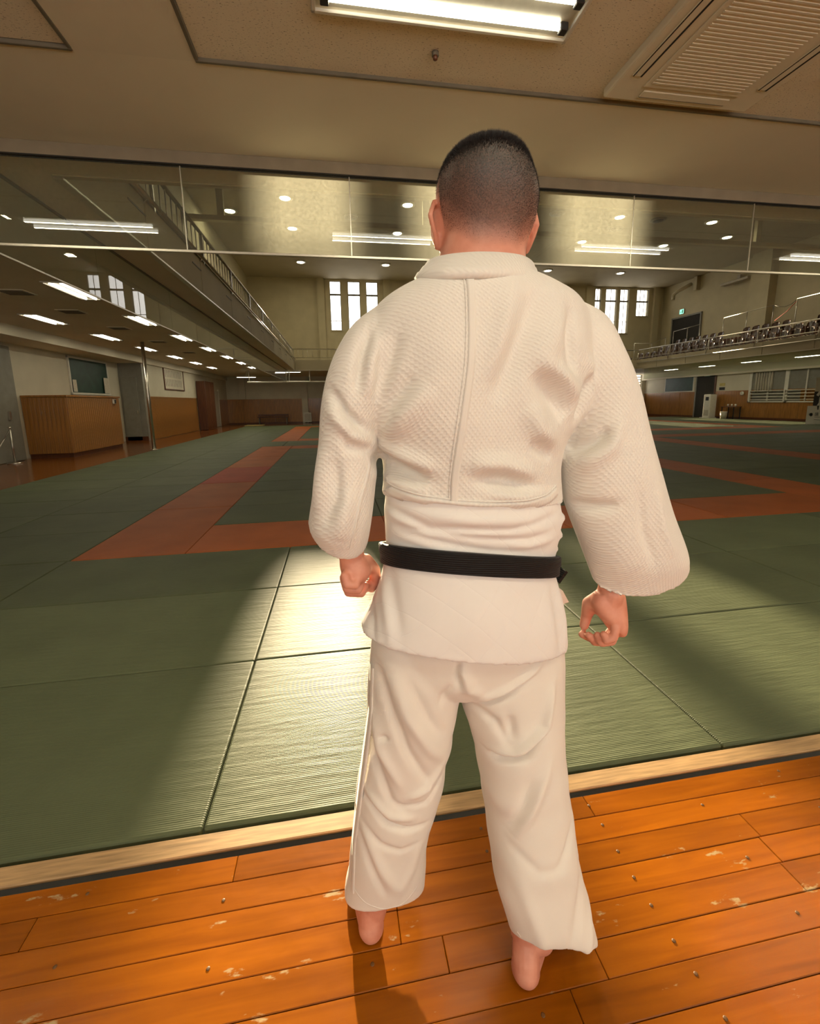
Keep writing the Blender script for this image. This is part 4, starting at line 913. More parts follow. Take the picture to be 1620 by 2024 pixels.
# -------- body: one continuous skin
YB_ = .87
head = dense([ring2(945, 990, 266, .870, .022, .825), ring2(922, 1012, 274, .871, .052, .825), ring2(897, 1034, 292, .873, .078, .83), ring2(882, 1045, 316, .875, .092, .84), ring2(872, 1050, 345, .878, .099, .855),
              ring2(867, 1053, 378, .880, .101, .87), ring2(867, 1053, 410, .882, .097, .88), ring2(871, 1048, 440, .884, .089, .885), ring2(874, 1041, 466, .885, .080, .886), ring2(872, 1034, 490, .884, .073, .886), ring2(868, 1032, 515, .880, .070, .88), ring2(860, 1040, 560, .876, .072, .876), ring2(850, 1050, 600, .876, .075, .876)], 4)
parts = [loft(head)]
hc = at(960, 400, .88)
parts += [ellipsoid(hc + Vector((0, .045, -.055)), (.066, .062, .065))]                      # jaw
parts += [capsule(hc + Vector((0, .098, .012)), hc + Vector((0, .116, -.025)), .009, .013)]   # nose
parts += [ellipsoid(hc + Vector((0, .088, .03)), (.058, .018, .012)), ellipsoid(hc + Vector((0, .092, -.058)), (.024, .014, .008)), ellipsoid(hc + Vector((0, .093, -.07)), (.021, .014, .008)), ellipsoid(hc + Vector((0, .085, -.10)), (.025, .022, .018))]
for s in (-1, 1): parts += [ellipsoid(hc + Vector((s * .032, .086, .008)), (.013, .012, .010)), ellipsoid(hc + Vector((s * .045, .06, -.04)), (.03, .035, .03))]
# ears
for (top, bot, out, s) in (((858, 399), (864, 488), (850, 425), -1), ((1056, 418), (1040, 496), (1061, 445), 1)):
    T = at(top[0], top[1], .885); B = at(bot[0], bot[1], .893); O = at(out[0], out[1], .865)
    parts += chain([T + Vector((-s * .006, .012, -.004)), T, O, (O + B) / 2 + Vector((s * .001, -.004, 0)), B, B + Vector((-s * .006, .012, .006))], [.0042, .0048, .005, .0048, .0062, .006])
    parts += [ellipsoid((T + B) / 2 + Vector((-s * .004, .006, 0)), (.0075, .021, .038), Matrix.Rotation(-s * .35, 3, 'Z'))]
# neck, trunk, limbs (under the clothes)
pel = at(930, 1215, .87); ch = at(940, 760, .87)
parts += [loft(dense([ring((880, 530), (1030, 530), .875, .06), ring((830, 590), (1060, 590), .87, .075), ring((760, 650), (1130, 650), .87, .095), ring((755, 760), (1115, 760), .87, .105), ring((778, 900), (1090, 900), .87, .10), ring((780, 1060), (1082, 1060), .87, .095), ring((770, 1200), (1090, 1200), .87, .10), ring((790, 1300), (1075, 1300), .87, .08)], 3))]
def arm(sh, el, wr): return chain([sh, el, wr], [.05, .04, .026])
Lw = at(694, 1098, .875); Rw = at(1206, 1172, .865)
parts += arm(at(755, 690, .87), at(692, 880, .865), Lw) + arm(at(1125, 680, .87), at(1205, 900, .855), Rw)
La = at(735, 1800, .885); Ra = at(1066, 1850, .752)
parts += chain([at(820, 1290, .87), at(780, 1560, .90), La], [.075, .055, .034]) + chain([at(1015, 1290, .86), at(1050, 1580, .815), Ra], [.075, .055, .033])
# feet
def foot(an, heel, yaw, s):
    c, sn = math.cos(yaw), math.sin(yaw); f = Vector((sn, c, 0)); r = Vector((c, -sn, 0)); P = []
    P += chain([an + Vector((0, 0, .04)), an, heel + f * .034 + Vector((0, 0, .045))], [.031, .029, .03])
    P += [ellipsoid(heel + f * .032 + Vector((0, 0, .031)), (.031, .034, .034))]
    P += chain([heel + f * .04 + Vector((0, 0, .03)), heel + f * .12 + r * s * .008 + Vector((0, 0, .03)), heel + f * .185 + Vector((0, 0, .022))], [.030, .031, .022])
    P += chain([an + f * .015 + Vector((0, 0, .02)), an + f * .022 + Vector((0, 0, -.02)), heel + f * .11 + Vector((0, 0, .055)), heel + f * .18 + Vector((0, 0, .03))], [.031, .034, .027, .02])
    P += [capsule(heel + f * .17 - r * .028 + Vector((0, 0, .018)), heel + f * .17 + r * .028 + Vector((0, 0, .018)), .018, .018)]
    for i, (o_, ln, rad) in enumerate(((-.034, .255, .012), (-.015, .25, .0095), (.0, .242, .009), (.015, .232, .0085), (.029, .218, .0085))):
        o_ = o_ * (1 if s > 0 else -1)
        P += chain([heel + f * .175 + r * o_ * .9 + Vector((0, 0, .016)), heel + f * (ln - .03) + r * o_ + Vector((0, 0, .018)), heel + f * (ln - rad) + r * o_ + Vector((0, 0, .011))], [rad, rad, rad * .95])
    for k in (-1, 1): P += [ellipsoid(an + r * k * .023 + Vector((0, 0, -.012)), (.011, .013, .013))]
    return P
Lh = at(738, 1880, .84); Lh.z = 0.0; Rh = at(1030, 1970, .705); Rh.z = 0.0
La2 = Vector((Lh.x - .002, Lh.y + .045, .085)); Ra2 = Vector((Rh.x + .030, Rh.y + .050, .085))
parts += foot(La2, Lh, math.radians(-4), -1) + foot(Ra2, Rh, math.radians(38), 1)
parts += chain([La, La2], [.034, .030]) + chain([Ra, Ra2], [.033, .031])
# right hand: back outwards, fingers curled towards the thigh
def fingers(specs):
    P = []
    for pts, r in specs: P += chain([at(*p) for p in pts], [r, r * .95, r * .88, r * .78][:len(pts)])
    return P
parts += chain([Rw, at(1203, 1192, .864)], [.030, .028])
parts += [loft(dense([ring((1176, 1172), (1233, 1174), .865, .021), ring((1170, 1190), (1234, 1192), .866, .029), ring((1174, 1208), (1233, 1211), .868, .037), ring((1188, 1224), (1231, 1229), .868, .040), ring((1200, 1238), (1227, 1243), .868, .037), ring((1206, 1246), (1221, 1250), .868, .028)], 3))]
parts += fingers([([(1216, 1240, .836), (1212, 1260, .832), (1199, 1266, .836), (1193, 1254, .843)], .0105),
                  ([(1217, 1242, .854), (1208, 1267, .851), (1188, 1270, .853), (1181, 1256, .858)], .0112),
                  ([(1216, 1242, .873), (1201, 1268, .872), (1175, 1268, .872), (1163, 1256, .873)], .0115),
                  ([(1214, 1240, .892), (1196, 1262, .893), (1168, 1262, .892), (1150, 1254, .890)], .0110)])
parts += chain([at(1186, 1184, .873), at(1166, 1194, .893), at(1159, 1216, .902), at(1154, 1236, .900)], [.021, .0185, .013, .0108])
# left hand: loose fist half hidden by the jacket skirt
parts += chain([Lw, at(700, 1112, .875)], [.025, .025])
parts += [loft(dense([ring((671, 1100), (722, 1098), .875, .022), ring((671, 1116), (732, 1112), .878, .031), ring((674, 1130), (734, 1126), .880, .035), ring((680, 1142), (726, 1140), .882, .032), ring((688, 1150), (712, 1148), .884, .024)], 3))]
parts += fingers([([(682, 1138, .848), (686, 1155, .843), (702, 1157, .844), (707, 1145, .849)], .0098),
                  ([(681, 1142, .864), (686, 1163, .860), (707, 1166, .862), (714, 1153, .866)], .0106),
                  ([(683, 1146, .883), (689, 1170, .881), (714, 1172, .882), (722, 1158, .884)], .0108),
                  ([(687, 1146, .902), (695, 1167, .903), (718, 1167, .904), (726, 1154, .903)], .0102)])
parts += chain([at(722, 1110, .885), at(738, 1126, .905), at(742, 1146, .910), at(734, 1162, .908)], [.017, .0145, .0118, .0102])
bme = union(parts, .0029, 2, .5); bme.name = 'person'
V = getv(bme); HP = np.array(tuple(hc))
# hair coverage: dark on the crown, clipped short down the sides, skin at the nape
zr = V[:, 2]; ztop = float(V[:, 2].max())
zline = np.interp(np.abs(V[:, 0] - HP[0]), [0, .04, .075, .1], [at(960, 482, .80).z, at(960, 484, .80).z, at(960, 470, .85).z, at(960, 430, .87).z])
zline = np.where(V[:, 1] > HP[1] - .01, np.maximum(zline, HP[2] + .0 + (V[:, 1] - HP[1]) * .55), zline)
d_ = zr - zline; stub = np.clip(np.interp(d_, [0, .02, .045, .085, .125], [0, .40, .77, .90, .98]), 0, 1); stub[(zr < HP[2] - .13)] = 0
front = (V[:, 1] > HP[1] + .06) & (zr < HP[2] + .075); stub[front] = 0
ear = np.abs(V[:, 0] - HP[0]) > .0975; stub[ear & (zr < HP[2] + .02)] *= .0
at_l = bme.attributes.new('stubble', 'FLOAT', 'POINT'); at_l.data.foreach_set('value', stub.astype(np.float32))
bme.materials.clear(); bme.materials.append(M['skin']); bme.shade_smooth()
man = link('person', bme); tag(man, 'man seen from behind in white judo uniform and black belt, barefoot', 'person')
# short hair as real strands
Nn = getn(bme); cand = np.where((stub > .12) & (zr > HP[2] - .1))[0]
pick = rng.choice(cand, size=80000, p=(stub[cand] ** 1.1 + .02) / (stub[cand] ** 1.1 + .02).sum())
HV = []; HF = []
base = V[pick] + rng.normal(size=(len(pick), 3)) * .0009; nn = Nn[pick]
topness = np.clip((zr[pick] - (ztop - .055)) / .045, 0, 1)
ln = .0014 + .0085 * topness ** 1.3 * rng.uniform(.6, 1.3, len(pick))
dirv = nn + rng.normal(size=nn.shape) * .35 + np.array([0, 0, -.45]) * (1 - topness)[:, None] + np.array([0, .15, .5]) * topness[:, None]
dirv /= np.linalg.norm(dirv, axis=1)[:, None]
side = np.cross(dirv, rng.normal(size=nn.shape)); side /= np.linalg.norm(side, axis=1)[:, None]; wv = .00020 + .00022 * topness
P0 = base - side * wv[:, None] - nn * .0008; P1 = base + side * wv[:, None] - nn * .0008; P2 = base + dirv * ln[:, None]
HVa = np.stack([P0, P1, P2], 1).reshape(-1, 3); nH = len(pick)
hm = bpy.data.meshes.new('hair'); hm.from_pydata(HVa.tolist(), [], np.arange(nH * 3).reshape(-1, 3).tolist()); hm.materials.append(M['hair'])
ho = link('hair', hm, man); ho['kind'] = 'stuff'; ho['label'] = 'cropped black hair fading to skin at the nape'

# -------- jacket: upper part with sleeves
torso = dense([ring((862, 545), (1028, 545), .872, .070, n=2.2), ring((826, 556), (1056, 554), .87, .088), ring((785, 576), (1092, 572), .868, .104), ring((748, 603), (1128, 596), .866, .116), ring((724, 640), (1150, 630), .866, .124),
               ring((712, 700), (1158, 690), .866, .132, n=2.4), ring((712, 760), (1150, 755), .868, .135, n=2.5), ring((718, 820), (1136, 818), .87, .134, n=2.5), ring((742, 870), (1108, 868), .87, .131, n=2.3), ring((756, 915), (1096, 912), .87, .128, n=2.3), ring((758, 950), (1098, 950), .87, .126, n=2.3), ring((756, 968), (1101, 978), .87, .126, .006, n=2.3), ring((756, 977), (1101, 988), .87, .125, .006, n=2.3)], 4)
lsl = dense([ring((755, 600), (800, 720), .868, .06), ring((700, 640), (785, 765), .868, .080), ring((664, 692), (762, 805), .867, .086), ring((645, 745), (746, 838), .866, .086), ring((635, 810), (742, 868), .866, .084), ring((630, 875), (746, 893), .867, .082, -.01), ring((622, 945), (742, 945), .868, .080, -.02), ring((612, 1012), (734, 1002), .870, .076, -.03), ring((609, 1030), (727, 1052), .872, .058, -.038, n=2.0), ring((608, 1036), (723, 1068), .873, .050, -.040, n=1.9)], 4)
rsl = dense([ring((1090, 700), (1120, 590), .868, .06), ring((1105, 765), (1180, 622), .868, .082), ring((1120, 815), (1216, 690), .866, .088), ring((1118, 850), (1241, 762), .864, .090), ring((1106, 892), (1263, 840), .862, .090, -.008), ring((1110, 935), (1286, 918), .860, .088, -.015), ring((1122, 1000), (1312, 998), .858, .085, -.02), ring((1146, 1070), (1338, 1072), .857, .078, -.026), ring((1164, 1124), (1352, 1098), .857, .060, -.036, n=2.0), ring((1172, 1147), (1357, 1109), .857, .052, -.040, n=1.9)], 4)
jme = union([loft(torso), loft(hollow(lsl)), loft(hollow(rsl))], .0042, 5, .5); jme.name = 'jacket'
for _ in range(1):
    V = getv(jme); Nn = getn(jme); D = np.zeros(len(V))
    D += (noise3(V, 16, 3, amp=.0024) + noise3(V, 24, 31, amp=.0018, stretch=(1.4, .6, .5))) * np.clip(-Nn[:, 1] + .3, 0, 1)
    J = lambda pts, w, d, Y=.76: fold(V, Nn, D, pts, w, d * 2.2, Y)
    J([(1065, 560), (1030, 650), (985, 745), (960, 800)], .020, -.0075); J([(1010, 560), (985, 660), (955, 760)], .018, .004); J([(1120, 600), (1080, 680), (1040, 760)], .02, .004)
    J([(735, 640), (715, 700), (706, 775)], .009, -.007); J([(760, 650), (735, 720), (728, 790)], .012, .005); J([(790, 650), (765, 720), (745, 800)], .014, -.005); J([(850, 760), (800, 820), (765, 870)], .022, .005); J([(820, 740), (775, 800), (752, 850)], .016, -.005)
    J([(655, 770), (680, 815), (722, 850)], .007, -.008, .80); J([(650, 800), (690, 860), (735, 880)], .012, .005, .80); J([(672, 850), (690, 880), (738, 890)], .010, -.005, .80)
    J([(742, 905), (790, 935), (850, 955)], .016, -.0085); J([(750, 880), (800, 905), (860, 930)], .014, .006); J([(752, 950), (800, 965), (850, 975)], .012, .005)
    J([(930, 945), (990, 950), (1050, 965)], .014, -.008); J([(920, 915), (990, 915), (1060, 940)], .016, .006); J([(960, 975), (1030, 978), (1090, 975)], .012, .005); J([(1040, 870), (1070, 890), (1095, 905)], .013, -.006)
    J([(1040, 735), (1080, 780), (1118, 830)], .020, -.010); J([(1060, 720), (1110, 750), (1140, 790)], .016, .006); J([(1030, 800), (1060, 850), (1100, 880)], .02, .006)
    J([(1130, 600), (1120, 660), (1122, 740)], .012, -.006); J([(1165, 740), (1148, 780), (1134, 830)], .010, -.012, .79); J([(1150, 700), (1170, 760), (1160, 830)], .014, .006, .79); J([(1200, 845), (1180, 870), (1140, 900)], .012, -.009, .79); J([(1220, 820), (1200, 880), (1150, 930)], .016, .005, .79)
    J([(1140, 1010), (1180, 1005), (1215, 995)], .013, -.007, .79); J([(1250, 960), (1260, 1040), (1290, 1120)], .010, -.004, .79); J([(1290, 960), (1300, 1040), (1325, 1100)], .014, .004, .79)
    J([(660, 900), (665, 980), (640, 1040)], .012, -.005, .80); J([(640, 880), (632, 960), (625, 1020)], .012, .004, .8); J([(690, 960), (680, 1020), (670, 1070)], .018, .005, .8)
    setv(jme, V + Nn * D[:, None])
jme.materials.clear(); jme.materials.append(M['gi']); jme.shade_smooth()
jk = link('jacket', jme, man); jk['label'] = 'thick white woven judo jacket'
JB = BVHTree.FromPolygons([tuple(v) for v in getv(jme)], [tuple(p.vertices) for p in jme.polygons])
def strip(name, pts, w, th, matl, parent, bvh, Y0=-1.0, dirv=(0, 1, 0), n=60, lift=.0008):
    """a seam: a narrow raised band lying on the garment"""
    P = [at(*p) for p in pts]; L = [0]
    for a, b in zip(P[:-1], P[1:]): L.append(L[-1] + (b - a).length)
    C = []; 
    for i in range(n):
        s = L[-1] * i / (n - 1); k = max(j for j in range(len(L) - 1) if L[j] <= s + 1e-9); q = (s - L[k]) / max(L[k + 1] - L[k], 1e-6); C.append(P[k].lerp(P[k + 1], q))
    hit = []
    for i, c in enumerate(C):
        t_ = (C[min(i + 1, n - 1)] - C[max(i - 1, 0)]).normalized(); sd_ = Vector((t_.z, 0, -t_.x)).normalized(); rowp = []
        for u in (-w / 2, -w / 6, w / 6, w / 2):
            o_ = c + sd_ * u; loc, nr, _, _ = bvh.ray_cast(Vector((o_.x, -.2, o_.z)), Vector((0, 1, 0)))
            rowp.append((loc, nr))
        if all(x[0] is not None for x in rowp): hit.append(rowp)
    if len(hit) < 3: return None
    A = np.array([[tuple(x[0]) for x in r_] for r_ in hit]); Bn = np.array([[tuple(x[1]) for x in r_] for r_ in hit])
    for _ in range(4):
        A[1:-1] = (A[:-2] + 2 * A[1:-1] + A[2:]) / 4; Bn[1:-1] = (Bn[:-2] + 2 * Bn[1:-1] + Bn[2:]) / 4
    hit = [[(Vector(A[i][k]), Vector(Bn[i][k]).normalized()) for k in range(4)] for i in range(len(A))]
    Vv = []; Fv = []
    for rowp in hit:
        Vv.append(rowp[0][0] - rowp[0][1] * .002); Vv += [x[0] + x[1] * (lift + th) for x in rowp]; Vv.append(rowp[3][0] - rowp[3][1] * .002)
    for i in range(len(hit) - 1):
        for k in range(5): a = i * 6 + k; Fv.append((a, a + 1, a + 7, a + 6))
    return mk(name, Vv, Fv, matl, parent, True)
YS = .77
strip('back_seam', [(925, 552, YS), (922, 640, YS), (918, 720, YS), (908, 800, YS), (899, 880, YS), (893, 940, YS), (893, 992, YS)], .013, .0016, M['gi_plain'], jk, JB)
strip('seam_stitch', [(914, 552, YS), (911, 640, YS), (906, 720, YS), (896, 800, YS), (888, 880, YS), (884, 940, YS), (884, 992, YS)], .0022, .0012, M['gi'], jk, JB)
strip('sleeve_seam', [(724, 896, .80), (731, 920, .80), (722, 955, .80), (712, 985, .80), (702, 1030, .80), (692, 1086, .80)], .004, .0016, M['gi_band'], jk, JB)
strip('sleeve_seam', [(1126, 1005, .79), (1132, 1040, .79), (1146, 1080, .79), (1168, 1140, .79)], .005, .0016, M['gi_band'], jk, JB)
strip('hem_band', [(757, 968, YS), (780, 982, YS), (830, 991, YS), (890, 996, YS), (960, 998, YS), (1030, 995, YS), (1080, 987, YS), (1106, 974, YS)], .017, .0022, M['gi_band'], jk, JB, n=90)
strip('hem_band', [(760, 956, YS), (780, 968, YS), (830, 978, YS), (890, 984, YS), (960, 986, YS), (1030, 983, YS), (1080, 975, YS), (1106, 962, YS)], .0022, .001, M['gi_band'], jk, JB, n=90)

# collar band
topP = [(985, 790, 1.005), (930, 690, 1.0), (885, 600, .975), (860, 552, .93), (848, 526, .885), (858, 513, .835), (890, 505, .800), (925, 501, .788), (960, 500, .785), (1000, 502, .790), (1030, 507, .806), (1046, 518, .838), (1050, 530, .885), (1040, 552, .93), (1010, 600, .975), (960, 690, 1.0), (900, 790, 1.005)]
botP = [(950, 800, 1.02), (890, 700, 1.015), (850, 610, .99), (832, 572, .945), (821, 556, .885), (832, 553, .815), (868, 549, .775), (915, 547, .757), (960, 546, .752), (1005, 547, .758), (1038, 550, .778), (1060, 553, .818), (1064, 560, .885), (1064, 574, .945), (1045, 612, .99), (1000, 705, 1.015), (935, 800, 1.02)]
def spl(pts, m=6):
    A = np.array([tuple(at(*p)) for p in pts]); out = []
    for i in range(len(A) - 1):
        p0, p1, p2, p3 = A[max(i - 1, 0)], A[i], A[i + 1], A[min(i + 2, len(A) - 1)]
        for s in range(m):
            t_ = s / m; out.append(.5 * (2 * p1 + (-p0 + p2) * t_ + (2 * p0 - 5 * p1 + 4 * p2 - p3) * t_ ** 2 + (-p0 + 3 * p1 - 3 * p2 + p3) * t_ ** 3))
    out.append(A[-1]); return np.array(out)
tp, bt = spl(topP), spl(botP); cc = np.array(tuple(at(955, 530, .88)))
Vv = []; Fv = []
for i in range(len(tp)):
    upv = (tp[i] - bt[i]); tn = tp[min(i + 1, len(tp) - 1)] - tp[max(i - 1, 0)]; nr = np.cross(tn, upv); nr /= np.linalg.norm(nr) + 1e-9
    if np.dot(nr, (tp[i] + bt[i]) / 2 - cc) < 0: nr = -nr
    prof = [(0, .0), (.06, .0055), (.30, .007), (.36, .0055), (.64, .0062), (.70, .0048), (.94, .0055), (1.0, .001), (1.0, -.006), (0, -.006)]
    for (s, o_) in prof: Vv.append(tuple(bt[i] + upv * s + nr * o_))
K_ = 10
for i in range(len(tp) - 1):
    for k in range(K_): Fv.append((i * K_ + k, i * K_ + (k + 1) % K_, (i + 1) * K_ + (k + 1) % K_, (i + 1) * K_ + k))
Fv += [tuple(range(K_))[::-1], tuple(range((len(tp) - 1) * K_, len(tp) * K_))]
mk('collar', Vv, Fv, M['gi_band'], jk, True)

# jacket skirt: bunched above the belt, flaring below it
skirt = dense([ring((764, 950), (1092, 958), .87, .118, n=2.2), ring((761, 985), (1096, 996), .87, .122, n=2.2), ring((759, 1010), (1098, 1022), .87, .125, .01, n=2.2), ring((762, 1040), (1094, 1052), .87, .122, .02, n=2.2), ring((764, 1070), (1088, 1082), .87, .118, .03, n=2.2), ring((764, 1092), (1084, 1112), .87, .114, .03, n=2.2),
               ring((758, 1118), (1087, 1140), .87, .120, .026, n=2.2), ring((748, 1155), (1096, 1174), .87, .131, .018, n=2.2), ring((735, 1190), (1103, 1208), .87, .138, .012, n=2.25), ring((717, 1226), (1106, 1242), .872, .142, .008, n=2.3), ring((713, 1236), (1106, 1256), .872, .142, .006, n=2.3)], 4)
sme = union([loft(hollow(skirt, .011, .06))], .0042, 5, .5); sme.name = 'jacket_skirt'
V = getv(sme); Nn = getn(sme); D = np.zeros(len(V)); S_ = lambda pts, w, d, Y=.765: fold(V, Nn, D, pts, w, d, Y)
S_([(755, 1012), (800, 1025), (850, 1045), (900, 1043), (1000, 1043), (1110, 1020)], .007, -.006); S_([(760, 1000), (840, 1018), (930, 1025), (1040, 1025), (1110, 1005)], .011, .006); S_([(760, 1052), (840, 1050), (930, 1058), (1040, 1064), (1100, 1050)], .006, -.005); S_([(800, 1062), (870, 1072), (960, 1085), (1040, 1090)], .006, -.004); S_([(760, 1040), (850, 1056), (950, 1050), (1080, 1045)], .008, .004); S_([(990, 1070), (1040, 1075), (1100, 1068)], .008, .005); S_([(780, 1068), (840, 1078), (900, 1090)], .008, .004); S_([(760, 1020), (790, 1035), (835, 1048)], .006, .004)
for yy, dd in ((1012, .005), (1030, -.005), (1046, .005), (1060, -.005), (1075, .005)): fold(V, Nn, D, [(1085, yy), (1112, yy - 4)], .006, dd, .87, back=False, taper=False)
S_([(752, 1130), (735, 1200), (738, 1275)], .007, -.008, .80); S_([(762, 1140), (765, 1200), (770, 1275)], .009, .005, .79); S_([(745, 1150), (725, 1210)], .008, .006, .82); S_([(778, 1130), (780, 1190), (790, 1260)], .010, -.0045, .78); S_([(1085, 1150), (1095, 1210), (1100, 1290)], .010, -.005, .79); S_([(1100, 1150), (1112, 1220), (1110, 1290)], .008, .004, .8); S_([(960, 1160), (930, 1220), (900, 1280)], .03, .004); S_([(1030, 1150), (1060, 1220), (1050, 1290)], .03, -.003)
D += noise3(V, 20, 5, amp=.0012)
setv(sme, V + Nn * D[:, None]); sme.materials.clear(); sme.materials.append(M['gi_skirt']); sme.shade_smooth()
sk = link('jacket_skirt', sme, jk); sk['label'] = 'smooth white lower part of the judo jacket, bunched above the belt'
fl = [at(1090, 1150, .93), at(1112, 1168, .95), at(1124, 1190, .95), at(1096, 1200, .94)]
mk('jacket_flap', fl + [p + Vector((0, .006, 0)) for p in fl], [(0, 1, 2, 3), (7, 6, 5, 4), (0, 4, 5, 1), (1, 5, 6, 2), (2, 6, 7, 3), (3, 7, 4, 0)], M['gi_skirt'], jk)

# -------- trousers
pel_ = dense([ring((768, 1130), (1080, 1145), .87, .105, n=2.2), ring((752, 1200), (1092, 1210), .87, .116, n=2.2), ring((744, 1260), (1100, 1265), .87, .118, n=2.2), ring((750, 1310), (1094, 1315), .87, .106, n=2.2), ring((790, 1345), (1050, 1345), .87, .075, n=2.2)], 4)
ll = dense([ring((738, 1230), (900, 1240), .872, .085), ring((732, 1300), (906, 1310), .874, .100), ring((727, 1390), (897, 1390), .880, .102, .0), ring((720, 1470), (882, 1470), .888, .098), ring((706, 1560), (866, 1555), .896, .092), ring((695, 1650), (844, 1635), .902, .086), ring((687, 1725), (838, 1700), .906, .080, .01), ring((683, 1765), (836, 1735), .908, .076, .03), ring((684, 1772), (836, 1742), .908, .075, .034)], 4)
rl = dense([ring((900, 1240), (1100, 1230), .868, .090), ring((902, 1310), (1103, 1300), .864, .104), ring((918, 1400), (1103, 1390), .855, .104), ring((939, 1480), (1106, 1470), .842, .100), ring((957, 1565), (1113, 1550), .822, .095), ring((968, 1655), (1128, 1640), .800, .090), ring((981, 1740), (1144, 1735), .777, .083, .01), ring((999, 1802), (1162, 1808), .756, .073, .03), ring((1010, 1838), (1170, 1848), .746, .064, .046), ring((1012, 1845), (1172, 1855), .745, .063, .050)], 4)
tme = union([loft(pel_), loft(hollow(ll, .011, .09)), loft(hollow(rl, .011, .09))], .0042, 11, .5); tme.name = 'trousers'
V = getv(tme); Nn = getn(tme); D = np.zeros(len(V)); T_ = lambda pts, w, d, Y=.80: fold(V, Nn, D, pts, w, d * 1.5, Y)
Yl = .82; Yr_ = .75
T_([(745, 1310), (770, 1390), (800, 1460), (845, 1530)], .009, -.008, Yl); T_([(770, 1310), (800, 1390), (840, 1450), (875, 1490)], .014, .007, Yl); T_([(800, 1320), (840, 1400), (875, 1440)], .012, -.005, Yl); T_([(735, 1400), (750, 1470), (790, 1540)], .010, .006, Yl); T_([(730, 1430), (738, 1500), (770, 1570), (800, 1590)], .009, -.007, Yl)
T_([(870, 1500), (840, 1540), (800, 1560)], .009, .006, Yl); T_([(880, 1530), (840, 1575), (780, 1580)], .007, -.005, Yl); T_([(720, 1590), (760, 1620), (800, 1630), (845, 1625)], .007, -.008, Yl); T_([(725, 1575), (770, 1600), (820, 1605)], .010, .006, Yl); T_([(715, 1640), (750, 1665), (790, 1675), (830, 1660)], .008, -.004, Yl); T_([(705, 1660), (735, 1720), (765, 1780)], .008, -.005, Yl); T_([(720, 1650), (755, 1720), (790, 1770)], .012, .005, Yl); T_([(830, 1660), (815, 1720), (790, 1770)], .012, .004, Yl); T_([(860, 1370), (870, 1340), (880, 1320)], .008, -.004, Yl); T_([(750, 1450), (765, 1442)], .006, -.004, Yl)
T_([(910, 1320), (930, 1370), (960, 1385)], .012, .007, Yr_); T_([(1080, 1320), (1020, 1365), (940, 1400)], .010, .008, Yr_); T_([(1060, 1345), (1000, 1385), (945, 1415)], .008, -.009, Yr_); T_([(1105, 1360), (1080, 1440), (1020, 1490), (975, 1505)], .010, .010, Yr_); T_([(1085, 1450), (1040, 1495), (990, 1512), (970, 1512)], .009, -.013, Yr_); T_([(945, 1420), (985, 1440), (1008, 1480)], .010, -.006, Yr_); T_([(1010, 1420), (1015, 1470)], .010, -.008, Yr_)
T_([(1090, 1500), (1050, 1580), (1010, 1650)], .012, .006, Yr_); T_([(1050, 1530), (1030, 1590), (1000, 1640)], .014, -.006, Yr_); T_([(1000, 1660), (1050, 1690), (1110, 1680)], .010, -.003, Yr_); T_([(1140, 1620), (1110, 1660), (1080, 1690)], .010, -.005, Yr_); T_([(1150, 1690), (1120, 1760), (1090, 1820)], .014, -.005, Yr_); T_([(1160, 1740), (1140, 1800), (1110, 1850)], .012, .004, Yr_); T_([(1010, 1700), (1040, 1780), (1060, 1850)], .016, .004, Yr_)
T_([(898, 1290), (896, 1320), (904, 1350)], .006, -.008, .78)
D += noise3(V, 26, 9, amp=.0016) + noise3(V, 34, 21, amp=.0018, stretch=(.55, .5, 1.5)) * np.clip(noise3(V, 9, 4) + .2, 0, 1)
setv(tme, V + Nn * D[:, None]); tme.materials.clear(); tme.materials.append(M['gi_pants']); tme.shade_smooth()
tr = link('trousers', tme, man); tr['label'] = 'loose white cotton judo trousers'
TB = BVHTree.FromPolygons([tuple(v) for v in getv(tme)], [tuple(p.vertices) for p in tme.polygons])
strip('side_seam', [(737, 1290, .84), (733, 1400, .84), (723, 1500, .84), (708, 1600, .84), (701, 1700, .84), (698, 1785, .84)], .005, .0010, M['gi_pants'], tr, TB, n=90)
strip('hem_stitch', [(694, 1772, .84), (720, 1784, .84), (760, 1792, .84), (795, 1783, .84), (825, 1752, .84)], .0028, .0004, M['gi_pants'], tr, TB, lift=.0003)
strip('hem_stitch', [(1022, 1845, .72), (1045, 1862, .72), (1065, 1868, .72), (1110, 1860, .72), (1165, 1846, .72)], .0028, .0004, M['gi_pants'], tr, TB, lift=.0003)

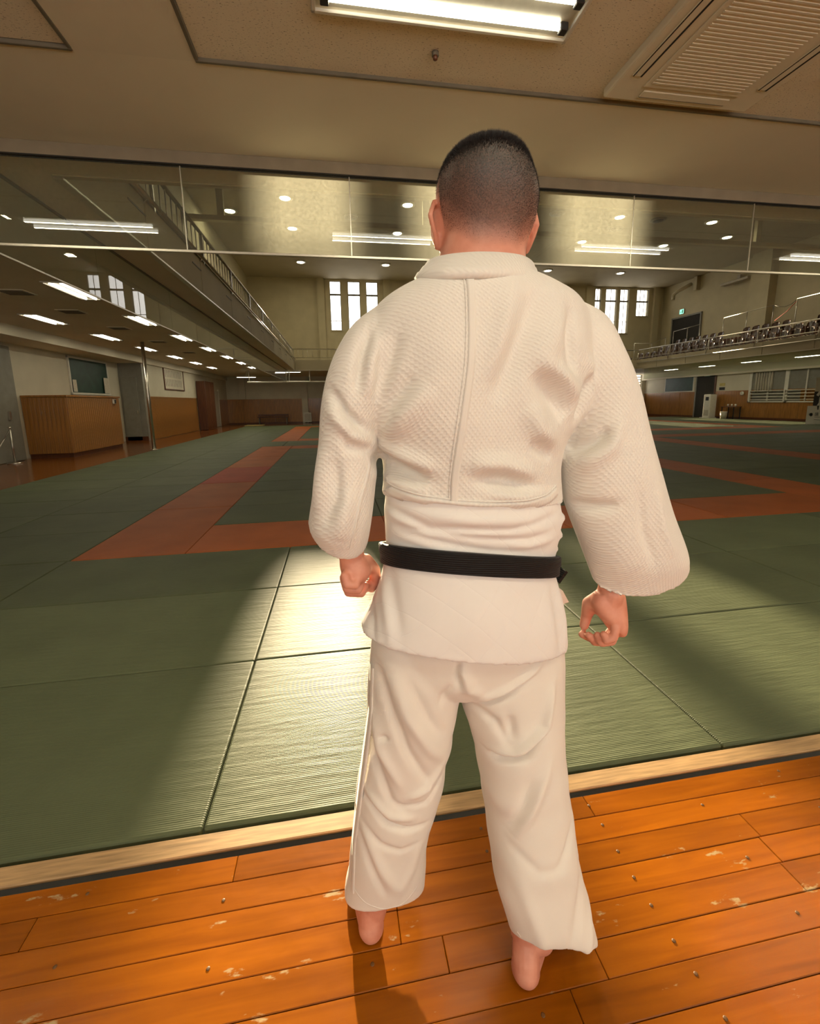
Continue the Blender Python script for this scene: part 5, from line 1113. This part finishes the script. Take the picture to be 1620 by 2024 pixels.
# -------- belt
def beltring(dz, off_):
    b = .118 + off_; l = at(759, 1093, .87); r = at(1087, 1114, .87); c = (l + r) / 2; u = (r - l) / 2; u = u * (1 + off_ / u.length); out = []
    for k in range(72):
        a = 2 * math.pi * k / 72; ca, sa = math.cos(a), math.sin(a); n = 2.2
        out.append(c + u * math.copysign(abs(ca) ** (2 / n), ca) + Vector((0, b, -.030)) * math.copysign(abs(sa) ** (2 / n), sa) + Vector((0, 0, dz)))
    return out
hb = .0215
rings_ = [beltring(-hb, .000), beltring(-hb, .007), beltring(-hb * .9, .0085), beltring(-.002, .0088), beltring(.002, .0105), beltring(hb * .9, .0105), beltring(hb, .008), beltring(hb, .000)]
Vb, Fb = loft(rings_, cap=False); K_ = 72
for k in range(K_): Fb.append((7 * K_ + k, 7 * K_ + (k + 1) % K_, (k + 1) % K_, k))
bl = mk('belt', Vb, Fb, M['belt'], man, True); bl['label'] = 'wide black belt with rows of stitching'
kn = at(930, 1100, 1.0); kn = Vector((kn.x, 1.005, at(930, 1093, .87).z - .03))
V1, F1 = ellipsoid(kn, (.03, .02, .024)); mk('knot', V1, F1, M['belt'], bl, True)
def belt_tail(pts, w=.021, th=.004):
    Vv = []; Fv = []
    for i, p in enumerate(pts):
        p = Vector(p); t_ = (Vector(pts[min(i + 1, len(pts) - 1)]) - Vector(pts[max(i - 1, 0)])).normalized(); s_ = t_.cross(Vector((0, 1, 0))).normalized(); n_ = s_.cross(t_)
        for (a, b) in ((-w, -th), (w, -th), (w, th), (-w, th)): Vv.append(p + s_ * a + n_ * b)
    for i in range(len(pts) - 1):
        for k in range(4): Fv.append((i * 4 + k, i * 4 + (k + 1) % 4, (i + 1) * 4 + (k + 1) % 4, (i + 1) * 4 + k))
    Fv += [(3, 2, 1, 0), tuple(range(len(pts) * 4 - 4, len(pts) * 4))]
    return mk('belt_end', Vv, Fv, M['belt'], bl)
belt_tail([kn, kn + Vector((-.04, .015, -.06)), kn + Vector((-.07, .01, -.20)), kn + Vector((-.075, .0, -.30))])
belt_tail([kn, kn + Vector((.09, .01, -.010)), kn + Vector((.15, -.03, -.025)), at(1100, 1132, .955), at(1112, 1141, .930)], .017)
